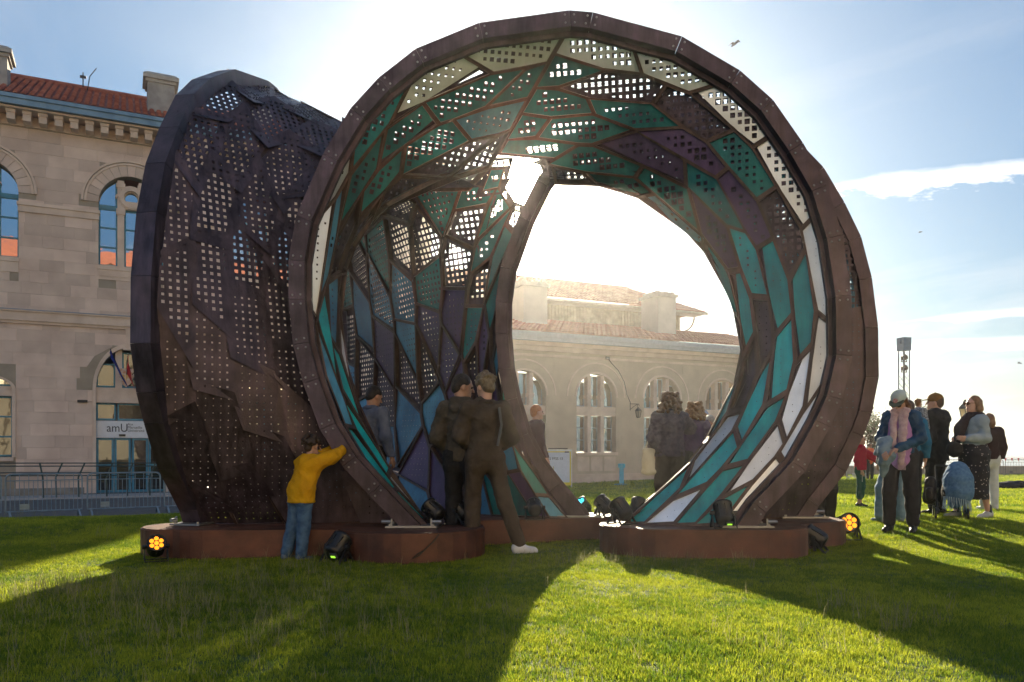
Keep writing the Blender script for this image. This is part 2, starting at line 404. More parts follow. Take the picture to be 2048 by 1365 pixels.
def plate(pts, n_, hole, pitch=.085, margin=.02, tabs=False, aniso=None):
    """flat sheet bounded by the polygon, with a square grid of punched holes; returns MB"""
    c = sum(pts, Vector()) / len(pts)
    # the punch grid stands upright on every sheet and runs through from sheet to sheet
    e = Vector((0, 0, 1)) if abs(n_.z) < .8 else Vector((0, 1, 0))
    e1 = (e - n_ * e.dot(n_)).normalized(); e2 = n_.cross(e1)
    c = c - e1 * (c.z / max(.3, e1.z) % pitch if abs(n_.z) < .8 else 0) - e2 * (c.dot(e2) % pitch)
    P2 = [((p - c).dot(e1), (p - c).dot(e2)) for p in pts]
    ar = sum(P2[i][0] * P2[(i + 1) % len(P2)][1] - P2[(i + 1) % len(P2)][0] * P2[i][1] for i in range(len(P2)))
    if ar < 0: P2.reverse()
    x0 = min(p[0] for p in P2); x1 = max(p[0] for p in P2); y0 = min(p[1] for p in P2); y1 = max(p[1] for p in P2)
    mb = MB(); to3 = lambda x, y: c + e1 * x + e2 * y
    def inside(x, y, mg):
        for i in range(len(P2)):
            a = P2[i]; b_ = P2[(i + 1) % len(P2)]; ex, ey = b_[0] - a[0], b_[1] - a[1]; l = math.hypot(ex, ey) + 1e-9
            if (ex * (y - a[1]) - ey * (x - a[0])) / l < mg: return False
        return True
    def clipcell(xa, ya, xb, yb):
        poly = [(xa, ya), (xb, ya), (xb, yb), (xa, yb)]
        for i in range(len(P2)):
            a = P2[i]; b_ = P2[(i + 1) % len(P2)]
            poly = clip_half(poly, a, (b_[1] - a[1], -(b_[0] - a[0])))
            if len(poly) < 3: return None
        return poly
    i0 = int(math.floor(x0 / pitch)); i1 = int(math.ceil(x1 / pitch)); j0 = int(math.floor(y0 / pitch)); j1 = int(math.ceil(y1 / pitch))
    for i in range(i0, i1):
        run = None
        for j in range(j0, j1):
            xa, xb, ya, yb = i * pitch, (i + 1) * pitch, j * pitch, (j + 1) * pitch
            xc, yc = (xa + xb) / 2, (ya + yb) / 2
            h = 0
            if inside(xc, yc, margin + pitch * .45): h = hole(to3(xc, yc), xc / max(x1, .01), yc / max(y1, .01)) / 2
            full = h > .002
            if full:
                h = min(h, pitch * .44)
                V = [to3(xa, ya), to3(xb, ya), to3(xb, yb), to3(xa, yb), to3(xc - h, yc - h), to3(xc + h, yc - h), to3(xc + h, yc + h), to3(xc - h, yc + h)]
                mb.add(V, [(0, 1, 5, 4), (1, 2, 6, 5), (2, 3, 7, 6), (3, 0, 4, 7)])
                if tabs and h > .012:
                    hh = h * 1.3
                    for (p_, q_, m_) in ((V[4], V[5], .5), (V[6], V[7], .5)):
                        mid = (p_ + q_) / 2; tip = mid + n_ * hh + (to3(xc, yc) - mid) * .45
                        mb.add([p_, q_, tip], [(0, 1, 2)])
            else:
                poly = clipcell(xa, ya, xb, yb)
                if poly: mb.add([to3(*p_) for p_ in poly], [tuple(range(len(poly)))])
    return mb
rp = random.Random(11)
def hole_fn(base, lo, hi, seed, dens=1.0):
    def f(p, a, b_):
        k = noise.noise(p * 1.6 + Vector((seed, 0, 0))) * .5 + .5
        k2 = noise.noise(p * .7 + Vector((0, seed * .3, 9))) * .5 + .5
        g = lo + (hi - lo) * min(1, max(0, k * 1.5 - .25))
        if k2 * 1.7 < (1 - dens): return 0
        return g * base * rp.uniform(.85, 1.15)
    return f
n_pan = 0; GAP = .29; EYE = Vector((0, 0, CH))
def add_panels(G, nt_, nu_, rnd, which):
    global n_pan
    LT = sum((samp(G, (i + 1) / 20, 0) - samp(G, i / 20, 0)).length for i in range(20)); LU = 3.5
    for poly in cells(nt_, nu_, LT, LU, rnd):
        ct = sum(p[0] for p in poly) / len(poly); cu_ = sum(p[1] for p in poly) / len(poly)
        fine = []
        for i, p_ in enumerate(poly): fine.append(p_)
        pts = [samp(G, *p_) for p_ in fine]
        c = sum(pts, Vector()) / len(pts)
        if c.z > 2.9:                                          # roof panels cut back: a gap added so the sun shines through
            sd_ = lambda v: (v - EYE) - SUN * (v - EYE).dot(SUN)
            if sd_(c).length < .62:
                out_ = sd_(c).normalized(); dd_ = [sd_(p).dot(out_) - GAP for p in pts]; q = []
                for i in range(len(pts)):
                    j = (i + 1) % len(pts)
                    if dd_[i] > 0: q.append(pts[i])
                    if (dd_[i] > 0) != (dd_[j] > 0): q.append(pts[i].lerp(pts[j], dd_[i] / (dd_[i] - dd_[j])))
                if len(q) < 3: continue
                pts = q; c = sum(pts, Vector()) / len(pts)
                if max((p - c).length for p in pts) < .10: continue
        n_ = Vector()
        for i in range(len(pts)): n_ += (pts[i] - c).cross(pts[(i + 1) % len(pts)] - c)
        if n_.length < 1e-5: continue
        n_.normalize()
        # make n_ point to the inside of the shell, decided by the strip's own orientation
        e_u = samp(G, ct, min(1, cu_ + .05)) - samp(G, ct, max(-1, cu_ - .05)); e_t = samp(G, min(1, ct + .03), cu_) - samp(G, max(0, ct - .03), cu_)
        ni = e_t.cross(e_u).normalized() * ({'R': 1, 'L': -1, 'B': 1}[which])
        if n_.dot(ni) < 0: n_ = -n_; pts.reverse()
        size = max((p - c).length for p in pts)
        D = .10
        hgt = c.z; lowf = 1 - S(.9, 2.6, hgt)
        topf = S(2.9, 4.0, hgt)
        # the gap added for the sun is already cut from pts
        # ---- outer cladding plate, overlapping its neighbours a little like a scale
        tilt = Vector((rnd.uniform(-.03, .03), rnd.uniform(-.03, .03), rnd.uniform(-.03, .03)))
        no = (n_ + tilt).normalized()
        oc = c - n_ * (D * .65 + rnd.uniform(0, .018))
        op = []
        for p in pts:
            q = p - n_ * D; q = c - n_ * D + (q - (c - n_ * D)) * (1.0 + (.085 if hgt < 3.4 else .12 if which == 'L' else .14) / size)
            q = q - no * (q - oc).dot(no); op.append(q)
        if any(q.z < PT + .004 for q in op):
            op = [Vector((q.x, q.y, max(q.z, PT + .004))) for q in op]
            nn = Vector()
            oc = sum(op, Vector()) / len(op)
            for i in range(len(op)): nn += (op[i] - oc).cross(op[(i + 1) % len(op)] - oc)
            no = nn.normalized() * (1 if nn.dot(no) > 0 else -1)
        if which == 'B' : base = .9
        else: base = 1.0
        g_ = S(.9, 3.3, hgt); lo_, hi_ = .005 + .012 * g_, .012 + (.027 if which == 'L' else .046) * g_
        nearsun = (c - at(1055, 370, c.y)).length
        if nearsun < .55: lo_, hi_ = .05, .075  # holes widened round the sun line to let its glare through
        if which == 'R' and hgt < 2.8: lo_, hi_ = .003, .016
        mb = plate([P(q) for q in op], -no, (lambda s_: (lambda p, a, b_: hole_fn(1, lo_, hi_, s_, .92)(p + PO, a, b_)))(rnd.uniform(0, 50)), pitch=.070, tabs=(hgt > 3.6))
        pn = mb.build('panel', steel, pav); n_pan += 1
        # ---- frame: a welded flat-bar polygon standing between outer plate and lining
        fr = MB(); w_ = .025 if (which == 'R' and hgt < 2.6) else .014
        ins = []
        for p in pts:
            dirc = (c - p); ins.append(p + dirc.normalized() * min(w_ * 1.7, dirc.length * .3))
        k_ = len(pts)
        V = [P(p) for p in pts] + [P(p) for p in ins] + [P(p - n_ * D * .6) for p in ins]
        V += [P(p - n_ * D * .6) for p in pts]
        Fc = []
        for i in range(k_):
            j = (i + 1) % k_
            Fc += [(i, j, j + k_, i + k_), (i + k_, j + k_, j + 2 * k_, i + 2 * k_), (i + 2 * k_, j + 2 * k_, j + 3 * k_, i + 3 * k_)]
        fr.add(V, Fc); fr.build('panel_frame', steel_in, pn)
        # ---- coloured lining on the inner face
        col = None; r = rnd.random()
        if which in 'RL' and cu_ < -1 + 2.1 / nu_:
            col = 'silver' if r < .88 else 'teal'
        elif which == 'R':
            if ct < .30: col = ('teal' if r < .62 else 'silver') if cu_ < .2 else ('blue' if r < .5 else None)
            elif ct < .55: col = 'teal' if r < .80 and cu_ < -.05 else ('blue' if r < .55 else 'violet' if r < .75 else None)
            elif ct < .75: col = 'deep' if r < .40 else ('violet' if r < .75 else 'blue' if r < .85 else None)
            else: col = 'deep' if r < .60 else None
        elif which == 'L' and cu_ > -.35: col = None
        elif which == 'L':
            col = ('teal' if r < .65 else 'silver' if r < .8 else 'blue') if ct < .5 else ('deep' if r < .6 else 'blue' if r < .7 else None)
        else:
            if ct < .35: col = 'blue' if r < .52 else ('violet' if r < .7 else 'deep' if r < .82 else None)
            elif ct < .65: col = 'blue' if r < .25 else ('deep' if r < .4 else 'violet' if r < .65 else None)
            else: col = 'deep' if r < .45 else None
        if col:
            lp = [(p - n_ * .028) for p in ins]
            lc = sum(lp, Vector()) / len(lp); ln = n_
            lp = [q - ln * (q - lc).dot(ln) for q in lp]
            lp = [lc + (q - lc) * 1.03 for q in lp]
            lp = [Vector((q.x, q.y, max(q.z, PT + .006))) for q in lp]
            if hgt < 1.5 or col in ('silver', 'teal') and hgt < 2.9: a_, b2 = .004, .011
            elif hgt < 3.0: a_, b2 = .006, .030
            else: a_, b2 = .018, .058
            if nearsun < .55: a_, b2 = .05, .075
            mb = plate([P(q) for q in lp], ln, (lambda s_, a1, b1_: (lambda p, a, b_: hole_fn(1, a1, b1_, s_, .85)(p + PO, a, b_)))(rnd.uniform(0, 50), a_, b2), pitch=.070)
            mb.build('lining_sheet', LIN[col], pn)
add_panels(GR, 8, 12, random.Random(3), 'R')
add_panels(GL, 8, 10, random.Random(5), 'L')
add_panels(GB, 8, 11, random.Random(9), 'B')
# ---- hoops: box section, one plate per straight run
def build_hoop(H):
    o, i_ = H.out, H.inn; dpt = .20
    for k in range(len(o) - 1):
        mb = MB(); g = .0022
        for (A0, A1, B0, B1, z0, z1) in ((o[k], o[k + 1], i_[k], i_[k + 1], .0, -dpt),):
            f = [H.p3(q, z0) for q in (A0, A1, B1, B0)]; r = [H.p3(q, z1) for q in (A0, A1, B1, B0)]
            t_ = (f[1] - f[0]).normalized() * g
            f = [f[0] + t_, f[1] - t_, f[2] - t_, f[3] + t_]; r = [r[0] + t_, r[1] - t_, r[2] - t_, r[3] + t_]
            mb.add([P(v) for v in f + r], [(0, 1, 2, 3), (7, 6, 5, 4), (0, 4, 5, 1), (1, 5, 6, 2), (2, 6, 7, 3), (3, 7, 4, 0)])
            # inner lip
            l0 = [H.p3((q[0], q[1]), -dpt * .45) for q in (B0, B1)]
            i2 = inset2(H.out, H.wd + .045)
            l1 = [H.p3(q, -dpt * .45) for q in (i2[k], i2[k + 1])]
            l2 = [v - H.n * .05 for v in l1]; l3 = [v - H.n * .05 for v in l0]
            mb.add([P(v) for v in (l0[0], l0[1], l1[1], l1[0], l3[0], l3[1], l2[1], l2[0])], [(0, 1, 2, 3), (7, 6, 5, 4), (3, 2, 6, 7)])
        mb.build('hoop_plate', steel, pav)
    bl = MB()
    for k in range(1, len(o) - 1):                          # bolts either side of every joint
        for s_ in (-1, 1):
            a_ = Vector(o[k]); b_ = Vector(o[k + s_]); i0_ = Vector(i_[k]); tt = (b_ - a_).normalized()
            for f_ in (.25, .75):
                q = a_ + (i0_ - a_) * f_ + tt * .045; c3 = P(H.p3((q.x, q.y), 0)); R_ = Vector((0, 0, 1)).rotation_difference(H.n).to_matrix().to_4x4()
                bl.lathe([(.011, 0), (.011, .007), (.004, .010)], 6, Matrix.Translation(c3) @ R_)
    tag(bl.build('bolts', mat('galvanised_steel', (.30, .30, .31), .4, .8, .15), pav), kind='stuff')
    for (e, sgn) in ((0, 1), (-1, -1)):
        # foot clamp: shoe with bolts and a pin through it
        c_ = H.p3(((o[e][0] + i_[e][0]) / 2, PT), -dpt / 2); mb = MB()
        M_ = Matrix((( H.u.x, H.n.x, 0, 0), (H.u.y, H.n.y, 0, 0), (0, 0, 1, 0), (0, 0, 0, 1)))
        T = Matrix.Translation(P(c_)) @ M_
        mb.box((-.25, -.16, .004), (.25, .16, .022), T)
        mb.box((-.20, .112, .02), (-.185, .13, .09), T); mb.box((.185, .112, .02), (.20, .13, .09), T)
        for bx in (-.21, .21):
            for by in (-.12, .12):
                mb.lathe([(.016, .02), (.016, .04), (.006, .042)], 6, T @ Matrix.Translation((bx, by, 0)))
        for bx in (-.29, .20):
            mb.tube([T @ Vector((bx, .12, .06)), T @ Vector((bx + .09, .12, .06))], .018, 8)
        mb.build('foot_clamp', mat('galvanised_steel', (.30, .30, .31), .4, .8, .15), pav)
for H in (HA, HB, HC): build_hoop(H)
# ---- plinths
def hull_outline(discs, n=28):
    pts = [(x + r * math.cos(2 * math.pi * k / n), y + r * math.sin(2 * math.pi * k / n)) for x, y, r in discs for k in range(n)]
    pts = sorted(set(pts)); 
    def half(ps):
        h = []
        for p in ps:
            while len(h) > 1 and (h[-1][0] - h[-2][0]) * (p[1] - h[-2][1]) - (h[-1][1] - h[-2][1]) * (p[0] - h[-2][0]) <= 0: h.pop()
            h.append(p)
        return h[:-1]
    return half(pts) + half(pts[::-1])
def plinth(label, pieces):
    t = thing('plinth', label, 'plinth', (pieces[0][0][0], pieces[0][0][1], 0), 0, 'rusty steel plinths carrying the pavilion')
    ox, oy = t.location.x, t.location.y
    for k, discs in enumerate(pieces):
        ol = [(x - ox, y - oy) for x, y in hull_outline(discs)]; z1 = PT - .004 * k
        mb = MB(); mb.prism(ol, -.12, z1 - .012)
        mb.prism([(x * 1.0, y) for x, y in [(sum(p[0] for p in ol) / len(ol) * .012 + q[0] * .988, sum(p[1] for p in ol) / len(ol) * .012 + q[1] * .988) for q in ol]], z1 - .012, z1)
        mb.build('plinth_drum', rust, t)
plinth('left rusty steel plinth with a rounded lobe, child in yellow leaning beside it', [[(-1.0, 7.95, .73), (-1.2, 8.4, .5)], [(-1.3, 8.15, .50), (-2.93, 8.12, .55)], [(-1.3, 8.15, .42), (-3.3, 8.1, .42)]])
plinth('right rusty steel plinth under the teal foot, three spotlights on its left tip', [[(1.50, 8.22, .60), (2.42, 8.08, .54)], [(2.3, 8.35, .5), (3.22, 8.9, .46)]])
plinth('back rusty steel plinth seen behind the two standing men', [[(-.45, 9.15, .58), (.80, 9.28, .42)], [(-.5, 9.2, .5), (-2.75, 11.1, .5)]])
# ------------------------------------------------------------------ grass
def grass_mat(name, c1, c2, tr):
    m = bpy.data.materials.new(name); m.use_nodes = True; t = m.node_tree; b_ = t.nodes['Principled BSDF']; b_.inputs['Roughness'].default_value = .55; b_.inputs['Specular IOR Level'].default_value = .35
    oi = t.nodes.new('ShaderNodeObjectInfo'); g = t.nodes.new('ShaderNodeNewGeometry')
    nz = t.nodes.new('ShaderNodeTexNoise'); nz.inputs['Scale'].default_value = .9; nz.inputs['Detail'].default_value = 6; nz.inputs['Roughness'].default_value = .65
    t.links.new(g.outputs['Position'], nz.inputs['Vector'])
    ad = t.nodes.new('ShaderNodeMath'); ad.operation = 'MULTIPLY_ADD'; ad.inputs[1].default_value = .34; ad.inputs[2].default_value = -.17
    t.links.new(oi.outputs['Random'], ad.inputs[0])
    a2 = t.nodes.new('ShaderNodeMath'); a2.operation = 'ADD'; t.links.new(ad.outputs[0], a2.inputs[0]); t.links.new(nz.outputs['Fac'], a2.inputs[1])
    cr = t.nodes.new('ShaderNodeValToRGB'); e = cr.color_ramp.elements; e[0].position = .38; e[0].color = gcol(c1); e[1].position = .64; e[1].color = gcol(c2)
    t.links.new(a2.outputs[0], cr.inputs[0]); t.links.new(cr.outputs[0], b_.inputs['Base Color'])
    trn = t.nodes.new('ShaderNodeBsdfTranslucent'); t.links.new(cr.outputs[0], trn.inputs[0])
    mx = t.nodes.new('ShaderNodeMixShader'); mx.inputs[0].default_value = tr; o = t.nodes['Material Output']
    t.links.new(b_.outputs[0], mx.inputs[1]); t.links.new(trn.outputs[0], mx.inputs[2]); t.links.new(mx.outputs[0], o.inputs[0])
    return m
g_green = grass_mat('grass_blades', (.11, .19, .014), (.40, .44, .035), .6)
g_dry = grass_mat('dry_grass_blades', (.20, .21, .09), (.34, .31, .17), .45)
def tuft(nb, rad, h0, h1, w, seed, m, lean=.5):
    r = random.Random(seed); V = []; Fc = []
    for _ in range(nb):
        a = r.uniform(0, 6.283); q = rad * math.sqrt(r.random()); x, y = q * math.cos(a), q * math.sin(a); h = r.uniform(h0, h1)
        b_ = r.uniform(0, 6.283); dx, dy = math.cos(b_) * h * r.uniform(.1, lean), math.sin(b_) * h * r.uniform(.1, lean); f = r.uniform(0, 3.14); wx, wy = math.cos(f) * w / 2, math.sin(f) * w / 2
        n = len(V)
        V += [(x - wx, y - wy, -.01), (x + wx, y + wy, -.01), (x + dx * .4 + wx * .8, y + dy * .4 + wy * .8, h * .6), (x + dx * .4 - wx * .8, y + dy * .4 - wy * .8, h * .6), (x + dx, y + dy, h * r.uniform(.8, 1))]
        Fc += [(n, n + 1, n + 2, n + 3), (n + 3, n + 2, n + 4)]
    me = mesh('tuft', V, Fc); me.materials.append(m)
    return bpy.data.objects.new('tuft', me)
def scatter(name, srcs, pts, label, cat):
    """one object: every tuft is an instance at a vertex"""
    me = bpy.data.meshes.new(name); n = len(pts); me.vertices.add(n)
    me.vertices.foreach_set('co', [c for p in pts for c in p[0]])
    a = me.attributes.new('scl', 'FLOAT', 'POINT'); a.data.foreach_set('value', [p[1] for p in pts])
    a = me.attributes.new('rot', 'FLOAT_VECTOR', 'POINT'); a.data.foreach_set('vector', [c for p in pts for c in (p[3], p[4], p[2])])
    a = me.attributes.new('idx', 'INT', 'POINT'); a.data.foreach_set('value', [p[5] for p in pts])
    o = bpy.data.objects.new(name, me); COL.objects.link(o)
    g = bpy.data.node_groups.new(name, 'GeometryNodeTree')
    g.interface.new_socket('Geometry', in_out='INPUT', socket_type='NodeSocketGeometry'); g.interface.new_socket('Geometry', in_out='OUTPUT', socket_type='NodeSocketGeometry')
    gi = g.nodes.new('NodeGroupInput'); go = g.nodes.new('NodeGroupOutput'); iop = g.nodes.new('GeometryNodeInstanceOnPoints'); mp = g.nodes.new('GeometryNodeMeshToPoints'); jn = g.nodes.new('GeometryNodeJoinGeometry')
    g.links.new(gi.outputs[0], mp.inputs[0]); g.links.new(mp.outputs[0], iop.inputs['Points'])
    for s_ in srcs:
        oi = g.nodes.new('GeometryNodeObjectInfo'); oi.inputs['Object'].default_value = s_; oi.inputs['As Instance'].default_value = True
        g.links.new(oi.outputs['Geometry'], jn.inputs[0])
    g.links.new(jn.outputs[0], iop.inputs['Instance']); iop.inputs['Pick Instance'].default_value = True
    def na(nm, ty):
        x = g.nodes.new('GeometryNodeInputNamedAttribute'); x.data_type = ty; x.inputs[0].default_value = nm
        return next(s_ for s_ in x.outputs if s_.enabled and s_.name == 'Attribute')
    g.links.new(na('scl', 'FLOAT'), iop.inputs['Scale']); g.links.new(na('rot', 'FLOAT_VECTOR'), iop.inputs['Rotation']); g.links.new(na('idx', 'INT'), iop.inputs['Instance Index'])
    g.links.new(iop.outputs[0], go.inputs[0])
    md = o.modifiers.new('scatter', 'NODES'); md.node_group = g
    return tag(o, kind='stuff')
PLD = [(-1.0, 7.95, .73), (-1.2, 8.4, .5), (-1.3, 8.15, .50), (-2.93, 8.12, .55), (-3.3, 8.1, .42), (-2.1, 8.13, .5), (1.50, 8.22, .60), (2.42, 8.08, .54), (1.96, 8.15, .55), (2.3, 8.35, .5), (3.22, 8.9, .46), (2.76, 8.62, .46), (-.45, 9.15, .58), (.80, 9.28, .42), (.2, 9.2, .48), (-2.75, 11.1, .5), (-1.6, 10.15, .5)]
def free(x, y, m=0.):
    return all((x - a) ** 2 + (y - b_) ** 2 > (r - .03 + m) ** 2 for a, b_, r in PLD)
def gpts(y0, y1, dens, sc, r, nsrc, keep=None):
    R = []; Y = y0; st = .25
    while Y < y1:
        hw = (CX + 60) / F * (Y + st) + (1.5 if Y < 13 else .5); n = int(dens * st * 2 * hw)
        for _ in range(n):
            x = r.uniform(-hw, hw); y = Y + r.uniform(0, st)
            if not free(x, y): continue
            if x < -4.5 and y > PAVE_Y(x): continue
            z = tz(x, y) + .012 * noise.noise(Vector((x * .8, y * .8, 0)))
            k = noise.noise(Vector((x * .55, y * .55, 3.3))) * .5 + .5 + .35 * noise.noise(Vector((x * 2.4, y * 2.4, 1.3)))
            if keep and not keep(x, y, k): continue
            R.append(((x, y, z - .004), sc * (.55 + .8 * k) * r.uniform(.75, 1.25), r.uniform(0, 6.28), r.uniform(-.15, .15), r.uniform(-.15, .15), r.randrange(nsrc)))
        Y += st
    return R
def PAVE_Y(x): return 19.2 - (x + 12.2) * -.0 + (x + 12.5) * .26
rg = random.Random(21)
t_near = [tuft(11, .04, .015, .036, .0034, s_, g_green, .8) for s_ in range(4)]
t_far = [tuft(14, .11, .03, .06, .012, 10 + s_, g_green, .8) for s_ in range(3)]
t_dry = [tuft(5, .03, .05, .15, .0022, 20 + s_, g_dry, .5) for s_ in range(3)] + [tuft(9, .05, .02, .05, .004, 30, g_dry, .9)]
scatter('short_grass', t_near, gpts(3.2, 9.0, 1500, 1., rg, 4) + gpts(9., 13., 750, 1.25, rg, 4), '', '')
scatter('distant_grass', t_far, gpts(13., 24., 110, 1., rg, 3) + gpts(24., 57., 26, 1.7, rg, 3), '', '')
def drykeep(x, y, k):
    a = math.exp(-((x + 2.0) / 1.6) ** 2 - ((y - 5.3) / 1.3) ** 2) + .7 * math.exp(-((x - 1.7) / 1.1) ** 2 - ((y - 7.3) / .35) ** 2) + .8 * math.exp(-((x - .9) / .5) ** 2 - ((y - 7.4) / .5) ** 2) + .45 * math.exp(-((x + 3.4) / .8) ** 2 - ((y - 5.9) / .5) ** 2)
    return rg.random() < a * (.3 + 1.2 * max(0, k - .35)) + .012 + (.35 if k > .80 else 0)
scatter('dry_grass', t_dry, gpts(3.2, 11., 320, 1., rg, 4, drykeep), '', '')
# ------------------------------------------------------------------ the stone building (one long facade)
ALF = math.radians(26.0); P0 = Vector((-13.5, 32.0, 0)); ca, sa = math.cos(ALF), math.sin(ALF)
def fac(px, py, yo=0.):
    r = (px - CX) / F
    k = (P0.y * r + ca * r * yo - P0.x + sa * yo) / (ca - sa * r)
    Y = P0.y + sa * k + ca * yo
    return k, CH + (HY - py) / F * Y
def fz(px, py, yo=0.): return fac(px, py, yo)[1]
def fk(px, yo=0.): return fac(px, HY, yo)[0]
def stone_mat(name, c1, c2, bump=.25):
    m = mat(name, c1, .85, 0, .15, 1.1, bump, 22, spec=.25, col2=c2)
    t = m.node_tree; oi = t.nodes.new('ShaderNodeObjectInfo'); b_ = t.nodes['Principled BSDF']
    src = b_.inputs['Base Color'].links[0].from_socket
    mr = t.nodes.new('ShaderNodeMapRange'); mr.inputs[3].default_value = .86; mr.inputs[4].default_value = 1.12; t.links.new(oi.outputs['Random'], mr.inputs[0])
    sc = t.nodes.new('ShaderNodeVectorMath'); sc.operation = 'SCALE'; t.links.new(src, sc.inputs[0]); t.links.new(mr.outputs[0], sc.inputs['Scale']); t.links.new(sc.outputs[0], b_.inputs['Base Color'])
    return m
st_l = stone_mat('pale_limestone', (.60, .46, .38), (.74, .59, .49))
st_w = mat('limestone_dressing', (.63, .49, .39), .8, 0, .12, 2.0, .15, 30, spec=.25, col2=(.76, .61, .50))
back_m = mat('mortar_wall', (.36, .30, .23), .9, 0, .1, 2)
zinc = mat('zinc_gutter', (.13, .22, .30), .45, .5, .2, 2, col2=(.20, .31, .40))
blue_fr = mat('blue_painted_frame', (.035, .22, .34), .4, 0, .12, 5)
tile_m = mat('clay_roof_tile', (.30, .085, .055), .8, 0, .3, 1.6, .3, 18, col2=(.48, .19, .12))
def glass_mat(name, tint, refl):
    m = bpy.data.materials.new(name); m.use_nodes = True; t = m.node_tree; b_ = t.nodes['Principled BSDF']
    b_.inputs['Base Color'].default_value = (.012, .014, .016, 1); b_.inputs['Roughness'].default_value = .15
    g = t.nodes.new('ShaderNodeBsdfGlossy'); g.inputs['Roughness'].default_value = .02; g.inputs['Color'].default_value = gcol(tint)
    tcn = t.nodes.new('ShaderNodeTexCoord'); nz = t.nodes.new('ShaderNodeTexNoise'); nz.inputs['Scale'].default_value = 1.3; t.links.new(tcn.outputs['Object'], nz.inputs['Vector'])
    bp = t.nodes.new('ShaderNodeBump'); bp.inputs['Strength'].default_value = .12; bp.inputs['Distance'].default_value = .03; t.links.new(nz.outputs['Fac'], bp.inputs['Height']); t.links.new(bp.outputs[0], g.inputs['Normal'])
    mx = t.nodes.new('ShaderNodeMixShader'); mx.inputs[0].default_value = refl; o = t.nodes['Material Output']
    t.links.new(b_.outputs[0], mx.inputs[1]); t.links.new(g.outputs[0], mx.inputs[2]); t.links.new(mx.outputs[0], o.inputs[0]); return m
gl_hi = glass_mat('window_glass', (.80, .90, .95), .60); gl_lo = glass_mat('dim_window_glass', (.75, .85, .95), .09)
from mathutils.geometry import tessellate_polygon
def arch_pts(kc, hw, z0, zs, n=16, rise=1.0):
    """opening outline, counter clockwise from the lower left"""
    return [(kc - hw, z0), (kc + hw, z0)] + [(kc + hw * math.cos(math.pi * i / n), zs + hw * rise * math.sin(math.pi * i / n)) for i in range(n + 1)]
def wall_sheet(mb, x0, x1, z0, z1, holes, y=.010, dep=.45):
    outer = [Vector((x0, z0, 0)), Vector((x1, z0, 0)), Vector((x1, z1, 0)), Vector((x0, z1, 0))]
    loops = [outer] + [[Vector((a, b_, 0)) for a, b_ in reversed(h)] for h in holes]
    flat = [v for l in loops for v in l]; tri = tessellate_polygon(loops)
    mb.add([(v.x, y, v.y) for v in flat], [tuple(t_) for t_ in tri])
    for h in holes:
        n = len(h); V = [(a, y, b_) for a, b_ in h] + [(a, y + dep, b_) for a, b_ in h]
        mb.add(V, [(i, (i + 1) % n, (i + 1) % n + n, i + n) for i in range(n)])
def ring(mb, kc, zs, r0, r1, y0, y1, a0=0., a1=math.pi, n=18, rise=1.):
    for i in range(n):
        a, b_ = a0 + (a1 - a0) * i / n, a0 + (a1 - a0) * (i + 1) / n
        q = [(kc + r * math.cos(t_), zs + r * rise * math.sin(t_)) for r, t_ in ((r0, a), (r1, a), (r1, b_), (r0, b_))]
        mb.add([(x, y0, z) for x, z in q] + [(x, y1, z) for x, z in q], [(0, 1, 2, 3), (7, 6, 5, 4), (1, 5, 6, 2), (0, 3, 7, 4), (0, 4, 5, 1), (3, 2, 6, 7)])
def bx(mb, x0, x1, y0, y1, z0, z1): mb.box((x0, y0, z0), (x1, y1, z1))
def tiles(mb, x0, x1, yl, zl, yh, zh, pitch=.25, row=.36, seed=1):
    r = random.Random(seed); n = int((x1 - x0) / pitch); ln = math.hypot(yh - yl, zh - zl); m_ = max(1, int(ln / row)); dy, dz = (yh - yl) / m_, (zh - zl) / m_; nl = Vector((0, -(zh - zl), yh - yl)).normalized()
    for i in range(n):
        xc = x0 + (i + .5) * pitch
        for j in range(m_):
            o = nl * (.015 + r.uniform(0, .012)); jx = r.uniform(-.012, .012); V = []
            for e, rr, lift in ((-.12, .092, .03), (1.0, .075, .0)):
                for a in (0, .25, .5, .75, 1):
                    an = math.pi * a
                    V.append(Vector((xc + jx + rr * math.cos(an), yl + (j + e) * dy, zl + (j + e) * dz)) + nl * (rr * .9 * math.sin(an) + lift) + o)
            mb.add(V, [(k, k + 1, k + 6, k + 5) for k in range(4)] + [(0, 1, 2, 3, 4)])
    mb.add([(x0, yl, zl), (x1, yl, zl), (x1, yh, zh), (x0, yh, zh)], [(0, 1, 2, 3)])
